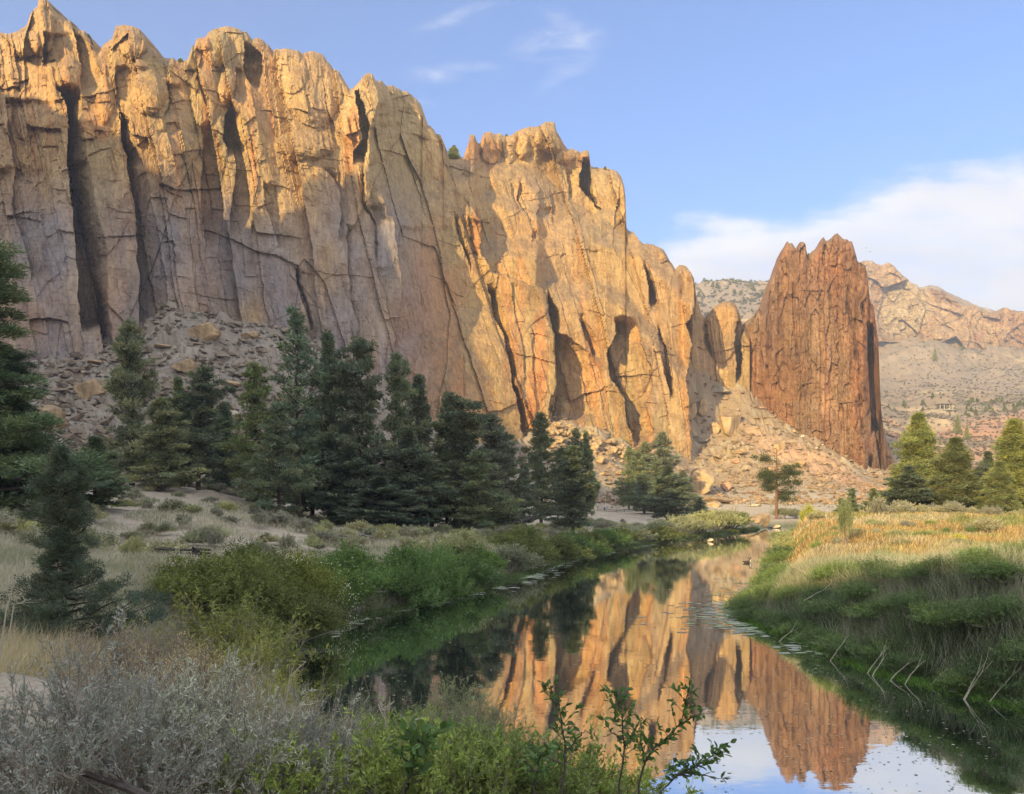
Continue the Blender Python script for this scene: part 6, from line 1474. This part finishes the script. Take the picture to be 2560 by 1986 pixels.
def fit(pr, hp, u, Yd, vtop, label, name, k=None, rz=0.0, cat='shrub'):
    """stand a plant whose own height is hp so that its top shows at row vtop"""
    X = gX(u, Yd); g = gnd_z(u, Yd); H = CH - (vtop - HV) / F * Yd - g; kk = max(0.3, H / hp) if k is None else k
    return place(pr, X, Yd, label, name, cat, rz=rz, k=kk, z=CH - (vtop - HV) / F * Yd - hp * kk + 0.03 if k is not None else None)
fit(sage_a, 0.86, 190, 3.5, 1725, 'big grey green sagebrush at the bottom left corner with a dark bent stem', 'sagebrush', rz=0.4)
fit(sage_b, 0.80, 520, 3.9, 1735, 'grey sagebrush right of the corner one, feathery shoots leaning right', 'sagebrush', rz=2.0)
fit(sage_a, 0.86, 770, 4.4, 1830, 'silver sagebrush beside the pale bare stems at the bottom', 'sagebrush', rz=3.1)
fit(sage_b, 0.80, 430, 5.0, 1700, 'sagebrush behind the two grey ones, paler and lower', 'sagebrush', rz=4.4)
fit(rabbit, 0.92, 340, 6.6, 1572, 'tan dried rabbitbrush with brown seed heads beside the sandy trail', 'rabbitbrush', rz=0.3)
fit(rabbit, 0.92, 470, 6.0, 1625, 'second tan dried brush, twiggier, right of the trail', 'rabbitbrush', rz=2.1)
fit(rabbit, 0.92, 190, 8.5, 1590, 'low dry brush left of the large tan one at the trail edge', 'rabbitbrush', rz=4.0)
fit(drybr, 1.05, 600, 5.4, 1680, 'leafless pale brush leaning right over the yellow green shrub', 'dead_brush', rz=0.0)
fit(drybr, 1.05, 740, 4.6, 1760, 'bare bleached brush with long straight stems above the silver sagebrush', 'dead_brush', rz=0.4)
fit(drybr, 1.05, 380, 4.6, 1790, 'tangle of bare grey twigs between the sagebrushes', 'dead_brush', rz=2.4)
fit(yel, 1.05, 600, 9.5, 1625, 'yellow green shrub at the foot of the olive hedge', 'shrub', rz=0.2)
fit(yel, 1.05, 690, 8.0, 1705, 'bright yellow green shrub beside the dark water, lower than its neighbour', 'shrub', rz=1.2)
fit(yel, 1.05, 560, 12.0, 1560, 'yellow green shrub between the dry brush and the hedge', 'shrub', rz=2.2)
fit(yel, 1.05, 830, 6.5, 1800, 'yellow green shrub leaning over the near water edge', 'shrub', rz=3.2)
fit(willow, 1.1, 890, 7.2, 1760, 'slender grey green willow left of the dry forked twigs', 'willow', rz=0.0)
fit(willow, 1.1, 1130, 6.8, 1740, 'slender grey green willow in the middle of the near water edge', 'willow', rz=1.0)
fit(willow, 1.1, 1210, 6.4, 1765, 'willow right of the middle one in front of the golden reflection', 'willow', rz=2.0)
fit(willow, 1.1, 1040, 6.2, 1800, 'shorter willow between the two slender ones', 'willow', rz=3.0)
for i, (u, Yd, vt, lab) in enumerate([(850, 4.8, 1880, 'green leafy shrub right of the bleached stems'), (980, 4.4, 1840, 'green leafy shrub at the bottom below the dry forked twigs'), (1110, 4.2, 1850, 'green leafy shrub at the bottom centre'), (1240, 4.3, 1870, 'green leafy shrub under the tall sapling'), (1370, 4.4, 1885, 'green leafy shrub around the foot of the tall sapling'),
                                      (1500, 4.6, 1920, 'green leafy shrub at the lower right end of the thicket'), (1010, 5.6, 1800, 'taller green shrub behind the bottom thicket'), (700, 4.0, 1880, 'green shrub mixed into the silver sagebrush'), (1180, 5.2, 1830, 'green shrub behind the bottom centre one')]):
    fit(grn, 0.80, u, Yd, vt, lab, 'shrub', rz=i * 1.1)
# dark gnarled stem of the corner sagebrush
t = Tri(); p = np.array([W(400, 2010, 3.1), W(330, 1975, 3.15), W(200, 1930, 3.3), W(120, 1905, 3.4), W(40, 1880, 3.6)]); t.tube(p, [0.018, 0.017, 0.013, 0.009, 0.005], 0, 6); t.tube([p[1], np.array(W(250, 1890, 3.3)), np.array(W(210, 1850, 3.4))], 0.008, 0.004, 5)
o = link('gnarled_branch', t.build('gnarled_branch', M_DARKTWIG)); tag(o, 'dark gnarled branch low under the corner sagebrush', 'branch')
# pale tall stems
for i, (u0, v0, u1, v1, Yd) in enumerate([(590, 1880, 640, 1610, 5.2), (690, 1850, 735, 1660, 4.8), (585, 1960, 625, 1740, 4.4), (700, 1860, 760, 1740, 4.2), (860, 1980, 885, 1760, 4.4), (960, 1900, 975, 1740, 5.0), (0, 1560, 55, 1410, 6.5), (20, 1520, 70, 1500, 7.0)]):
    a = np.array(W(u0, v0, Yd)); b = np.array(W(u1, v1, Yd + 0.1)); t = Tri(); s = np.linspace(0, 1, 6)[:, None]
    p = a + (b - a) * s; p[1:-1] += rs.normal(size=(4, 3)) * 0.008; p[0, 2] -= 0.3; t.tube(p, 0.006, 0.002, 4)
    for q in (2, 3, 4):
        d = unit(b - a + rs.normal(size=3) * 0.35); t.tube([p[q], p[q] + d * 0.06, p[q] + d * 0.12 + rs.normal(size=3) * 0.015], 0.003, 0.001, 3); d = unit(b - a + rs.normal(size=3) * 0.45); t.tube([p[q], p[q] + d * 0.05, p[q] + d * 0.10], 0.0025, 0.001, 3)
    o = link('bleached_reed', t.build('bleached_reed', M_PALE)); tag(o, 'tall bare pale stem rising out of the foreground brush', 'reed', 'bare pale stems in the foreground')
# leafy saplings in front of the reflection
def leafy_mesh(t, P, D, L, rs, col):
    """folded pointed oval leaf"""
    side = unit(np.cross(D, np.array((0, 0, 1.0)) + rs.normal(size=3) * 0.5)); nrm = np.cross(side, D)
    a = P; b = P + D * L; pts = [(0.0, 0.0, 0), (0.22, 0.20, .05), (0.5, 0.27, .06), (0.8, 0.15, .03), (1.0, 0, -0.06)]
    V = []
    for f, w_, h_ in pts: V += [P + D * L * f + side * L * w_ + nrm * L * h_, P + D * L * f - nrm * L * 0.02 - np.array((0, 0, 1)) * L * 0.12 * f * f, P + D * L * f - side * L * w_ + nrm * L * h_]
    f = []
    for i in range(4):
        k = i * 3; f += [(k, k + 1, k + 4, k + 3), (k + 1, k + 2, k + 5, k + 4)]
    t.v.append(np.array(V)); t.f.append(np.array(f) + t.n); t.n += len(V); t.c.append(np.tile(col, (len(V), 1)))
def sapling(stems, Yd, label, rs, leafL=0.042):
    a0 = np.array(W(stems[0][0][0], stems[0][0][1], Yd)); a0[2] = gnd_z(stems[0][0][0], Yd)
    root = empty('leafy_sapling', tuple(a0)); st = Tri(); lf = Tri()
    for pts in stems:
        P = np.array([W(u, v, Yd + rs.normal() * 0.03) for u, v in pts]) - a0
        n = 14; s = np.linspace(0, len(P) - 1, n); Q = np.stack([np.interp(s, np.arange(len(P)), P[:, k]) for k in range(3)], 1); Q += rs.normal(size=Q.shape) * 0.004
        if pts is stems[0]: Q[0] = (Q[0][0] * 0.3, 0, 0)
        st.tube(Q, 0.0055, 0.0018, 5)
        Lt = np.linalg.norm(np.diff(Q, axis=0), axis=1).sum(); ns = int(Lt / 0.034)
        for i in range(ns):
            f = 0.18 + 0.82 * (i + rs.rand()) / ns; k = f * (n - 1); q = np.array([np.interp(k, np.arange(n), Q[:, m]) for m in range(3)]); d = unit(Q[min(n - 1, int(k) + 1)] - Q[int(k) if int(k) < n - 1 else n - 2])
            if rs.rand() < 0.45 and f < 0.93:       # side twig with leaves
                dd = unit(d * 0.7 + np.array((rs.choice([-1, 1]) * rs.uniform(0.5, 1.1), rs.normal() * 0.6, 0.25))); Lt2 = rs.uniform(0.05, 0.15) * (1.2 - f * 0.6)
                st.tube([q, q + dd * Lt2 * 0.5, q + dd * Lt2 + (0, 0, 0.01)], 0.002, 0.0008, 3)
                for m in range(int(2 + Lt2 / 0.022)):
                    leafy_mesh(lf, q + dd * Lt2 * rs.uniform(0.25, 1.0), unit(dd + rs.normal(size=3) * 0.6), leafL * rs.uniform(0.55, 1.1), rs, np.array((0.085, 0.15, 0.045)) * rs.uniform(0.7, 1.6))
            leafy_mesh(lf, q, unit(d * 0.6 + rs.normal(size=3) * 0.7), leafL * rs.uniform(0.6, 1.15), rs, np.array((0.085, 0.15, 0.045)) * rs.uniform(0.7, 1.6))
    link('stems', st.build('stems', M_DARKTWIG), root); link('foliage', lf.build('foliage', M_TREELEAF), root); tag(root, label, 'sapling')
rsS = np.random.RandomState(61)
sapling([[(1405, 1990), (1412, 1900), (1408, 1820), (1395, 1765), (1385, 1735), (1368, 1703)], [(1410, 1890), (1440, 1850), (1465, 1825)], [(1408, 1910), (1370, 1895), (1310, 1865)]], 4.0, 'tallest leafy sapling standing against the golden reflection', rsS)
sapling([[(1545, 1990), (1560, 1880), (1555, 1800), (1545, 1755), (1540, 1728)], [(1558, 1870), (1590, 1820), (1605, 1790)], [(1556, 1850), (1520, 1825)]], 4.1, 'leafy sapling right of the tallest one with a broad top leaf', rsS)
sapling([[(1590, 1990), (1610, 1910), (1650, 1860), (1700, 1810), (1718, 1760), (1725, 1698)], [(1612, 1905), (1600, 1840), (1605, 1790)], [(1700, 1812), (1740, 1790), (1765, 1768)]], 4.2, 'sapling bending right with its tip over the reflected cliff edge', rsS)
sapling([[(1640, 1990), (1690, 1945), (1740, 1915), (1780, 1890), (1800, 1868)], [(1700, 1940), (1745, 1935), (1790, 1950)], [(1690, 1945), (1720, 1900)]], 4.0, 'lowest sapling reaching right over the reflected sky', rsS)
sapling([[(1000, 1990), (1030, 1920), (1060, 1860), (1062, 1830)], [(1035, 1915), (1000, 1890)]], 3.2, 'near sapling with large bluish leaves at the bottom left of centre', rsS, 0.06)
sapling([[(1330, 1990), (1345, 1920), (1350, 1880)], [(1340, 1930), (1310, 1900)]], 3.6, 'small sapling at the foot of the tallest one', rsS)
# dry forked twigs
t = Tri()
for pts in ([(960, 1880), (965, 1820), (962, 1780), (975, 1750)], [(963, 1800), (950, 1775), (945, 1760)], [(1000, 1860), (1015, 1820), (1035, 1800), (1040, 1785)], [(1018, 1815), (1005, 1800), (1000, 1785)], [(1030, 1803), (1055, 1795), (1060, 1788)], [(965, 1770), (985, 1755), (982, 1745)]):
    t.tube([W(u, v, 5.0) for u, v in pts], 0.006, 0.002, 4)
o = link('dry_twigs', t.build('dry_twigs', M_PALE)); tag(o, 'dry forked twigs with seed heads against the black water', 'dry twigs')
# near grass
def f_near(rs, N):
    Y = rs.uniform(3.0, 17, N); X = rs.uniform(-0.7, 0.35, N) * Y; d = river_sd(X, Y); path = np.abs(X + 2.6 + 0.28 * (Y - 4)) ; return X, Y, (d > 0.2) & (fbm(X / 1.2, Y / 1.2, 870, 3) > 0.02) & ~((X < -0.36 * Y - 0.2) & (Y < 9.0) & (Y > 4.2)) 
X, Y = pick(26000, f_near, 9)
gm_ = sst(X, -2.5, 0.5)[:, None] * sst(Y, 3, 6)[:, None]
blades('dry_grass', X, Y, 0.26 + 0.1 * vn(X, Y, 3), 0.0045 + 0.0004 * Y, np.array((0.40, 0.34, 0.22)) * (1 - gm_) + np.array((0.20, 0.22, 0.08)) * gm_, (0.2, 0), 10, 0.55, label='dry straw and green grass between the foreground shrubs')
Y = rs.uniform(7.5, 13, 5000); X = -0.50 * Y - rs.uniform(-0.6, 2.2, 5000)
blades('tall_grass', X, Y, 0.55, 0.006, np.array((0.46, 0.39, 0.27)), (0.6, -0.1), 11, 0.5, label='tall bleached grass leaning over the trail at the left edge')
# young near juniper
PJ = conifer(77, r=1.15 * 3.0, base=0.02, nb=120, dens=2.2, shape=0.95, col=(0.036, 0.050, 0.030), blade=(0.17, 0.032), pads=8.0, trunk_r=0.14, flat=0.5, bottom=0.9)
tree_from(PJ, 160, 1125, 14.0, 110, 'young feathery juniper beside the trail at the left, lighter green than those behind', name='juniper_tree', rz=0.5, hw0=3.3)

# low scrub on the slopes, too small and many to count
def scrub(name, n, ub, yb, size, col, label, seed, test):
    rs = np.random.RandomState(seed)
    Y = np.exp(rs.uniform(math.log(yb[0]), math.log(yb[1]), n)); X = (rs.uniform(ub[0], ub[1], n) - CX) / F * Y; Z = height(X, Y)
    k = test(X, Y, Z) & (rs.rand(n) < 0.25 + 0.75 * sst(fbm(X / size / 22, Y / size / 22, seed, 3), -0.2, 0.25)); X, Y, Z = X[k], Y[k], Z[k]; n = len(X); q = 11
    s_ = size * rs.uniform(0.4, 1.2, n); P = np.repeat(np.stack([X, Y, Z], 1), q, 0); sq = np.repeat(s_, q)
    o = unit(rs.normal(size=(n * q, 3))); o[:, 2] = np.abs(o[:, 2]) * 0.8
    c = np.repeat(np.array(col)[None] * rs.uniform(0.6, 1.35, (n, 1)), q, 0); t = Tri()
    t.diamonds(P + o * sq[:, None] * 0.15, unit(o + (0, 0, 0.3)), sq * rs.uniform(0.6, 1.2, n * q), sq * 0.5, c, rs)
    o_ = link(name, t.build(name, M_GRASS)); tag(o_, label, 'scrub', kind='stuff')
scrub('talus_scrub', 5200, (90, 1300), (95, 230), 0.42, (0.20, 0.19, 0.15), 'dry grey scrub dotted over the shaded talus', 41, lambda X, Y, Z: Z > 4.5)
scrub('slope_scrub', 4200, (1300, 2240), (180, 350), 0.40, (0.26, 0.22, 0.12), 'dry tan scrub dotted over the sunlit slope', 42, lambda X, Y, Z: Z > 3)
scrub('far_scrub', 6500, (2140, 2640), (400, 1050), 1.5, (0.17, 0.14, 0.10), 'dark scrub covering the far slopes on the right', 43, lambda X, Y, Z: Z > 8)
scrub('hill_scrub', 1100, (1700, 1960), (850, 1210), 3.0, (0.10, 0.10, 0.07), 'dark scrub covering the hazy hill between cliff and spire', 44, lambda X, Y, Z: Z > 60)
# ------------------------------------------------------------------ air
def haze():
    bm = bmesh.new(); bmesh.ops.create_cube(bm, size=1.0); me = bpy.data.meshes.new('haze'); bm.to_mesh(me); bm.free()
    m = bpy.data.materials.new('haze'); m.use_nodes = True; nt = m.node_tree; nt.nodes.clear()
    v = nt.nodes.new('ShaderNodeVolumePrincipled'); v.inputs['Density'].default_value = 0.00032; v.inputs['Color'].default_value = (0.86, 0.90, 1.0, 1); v.inputs['Anisotropy'].default_value = 0.2
    o_ = nt.nodes.new('ShaderNodeOutputMaterial'); nt.links.new(v.outputs[0], o_.inputs['Volume'])
    me.materials.append(m); o = link('haze', me); o.scale = (19000, 19000, 560); o.location = (0, 0, 560 / 2 - 30); tag(o, 'thin pale air haze over the whole valley', 'haze', kind='stuff')
haze()
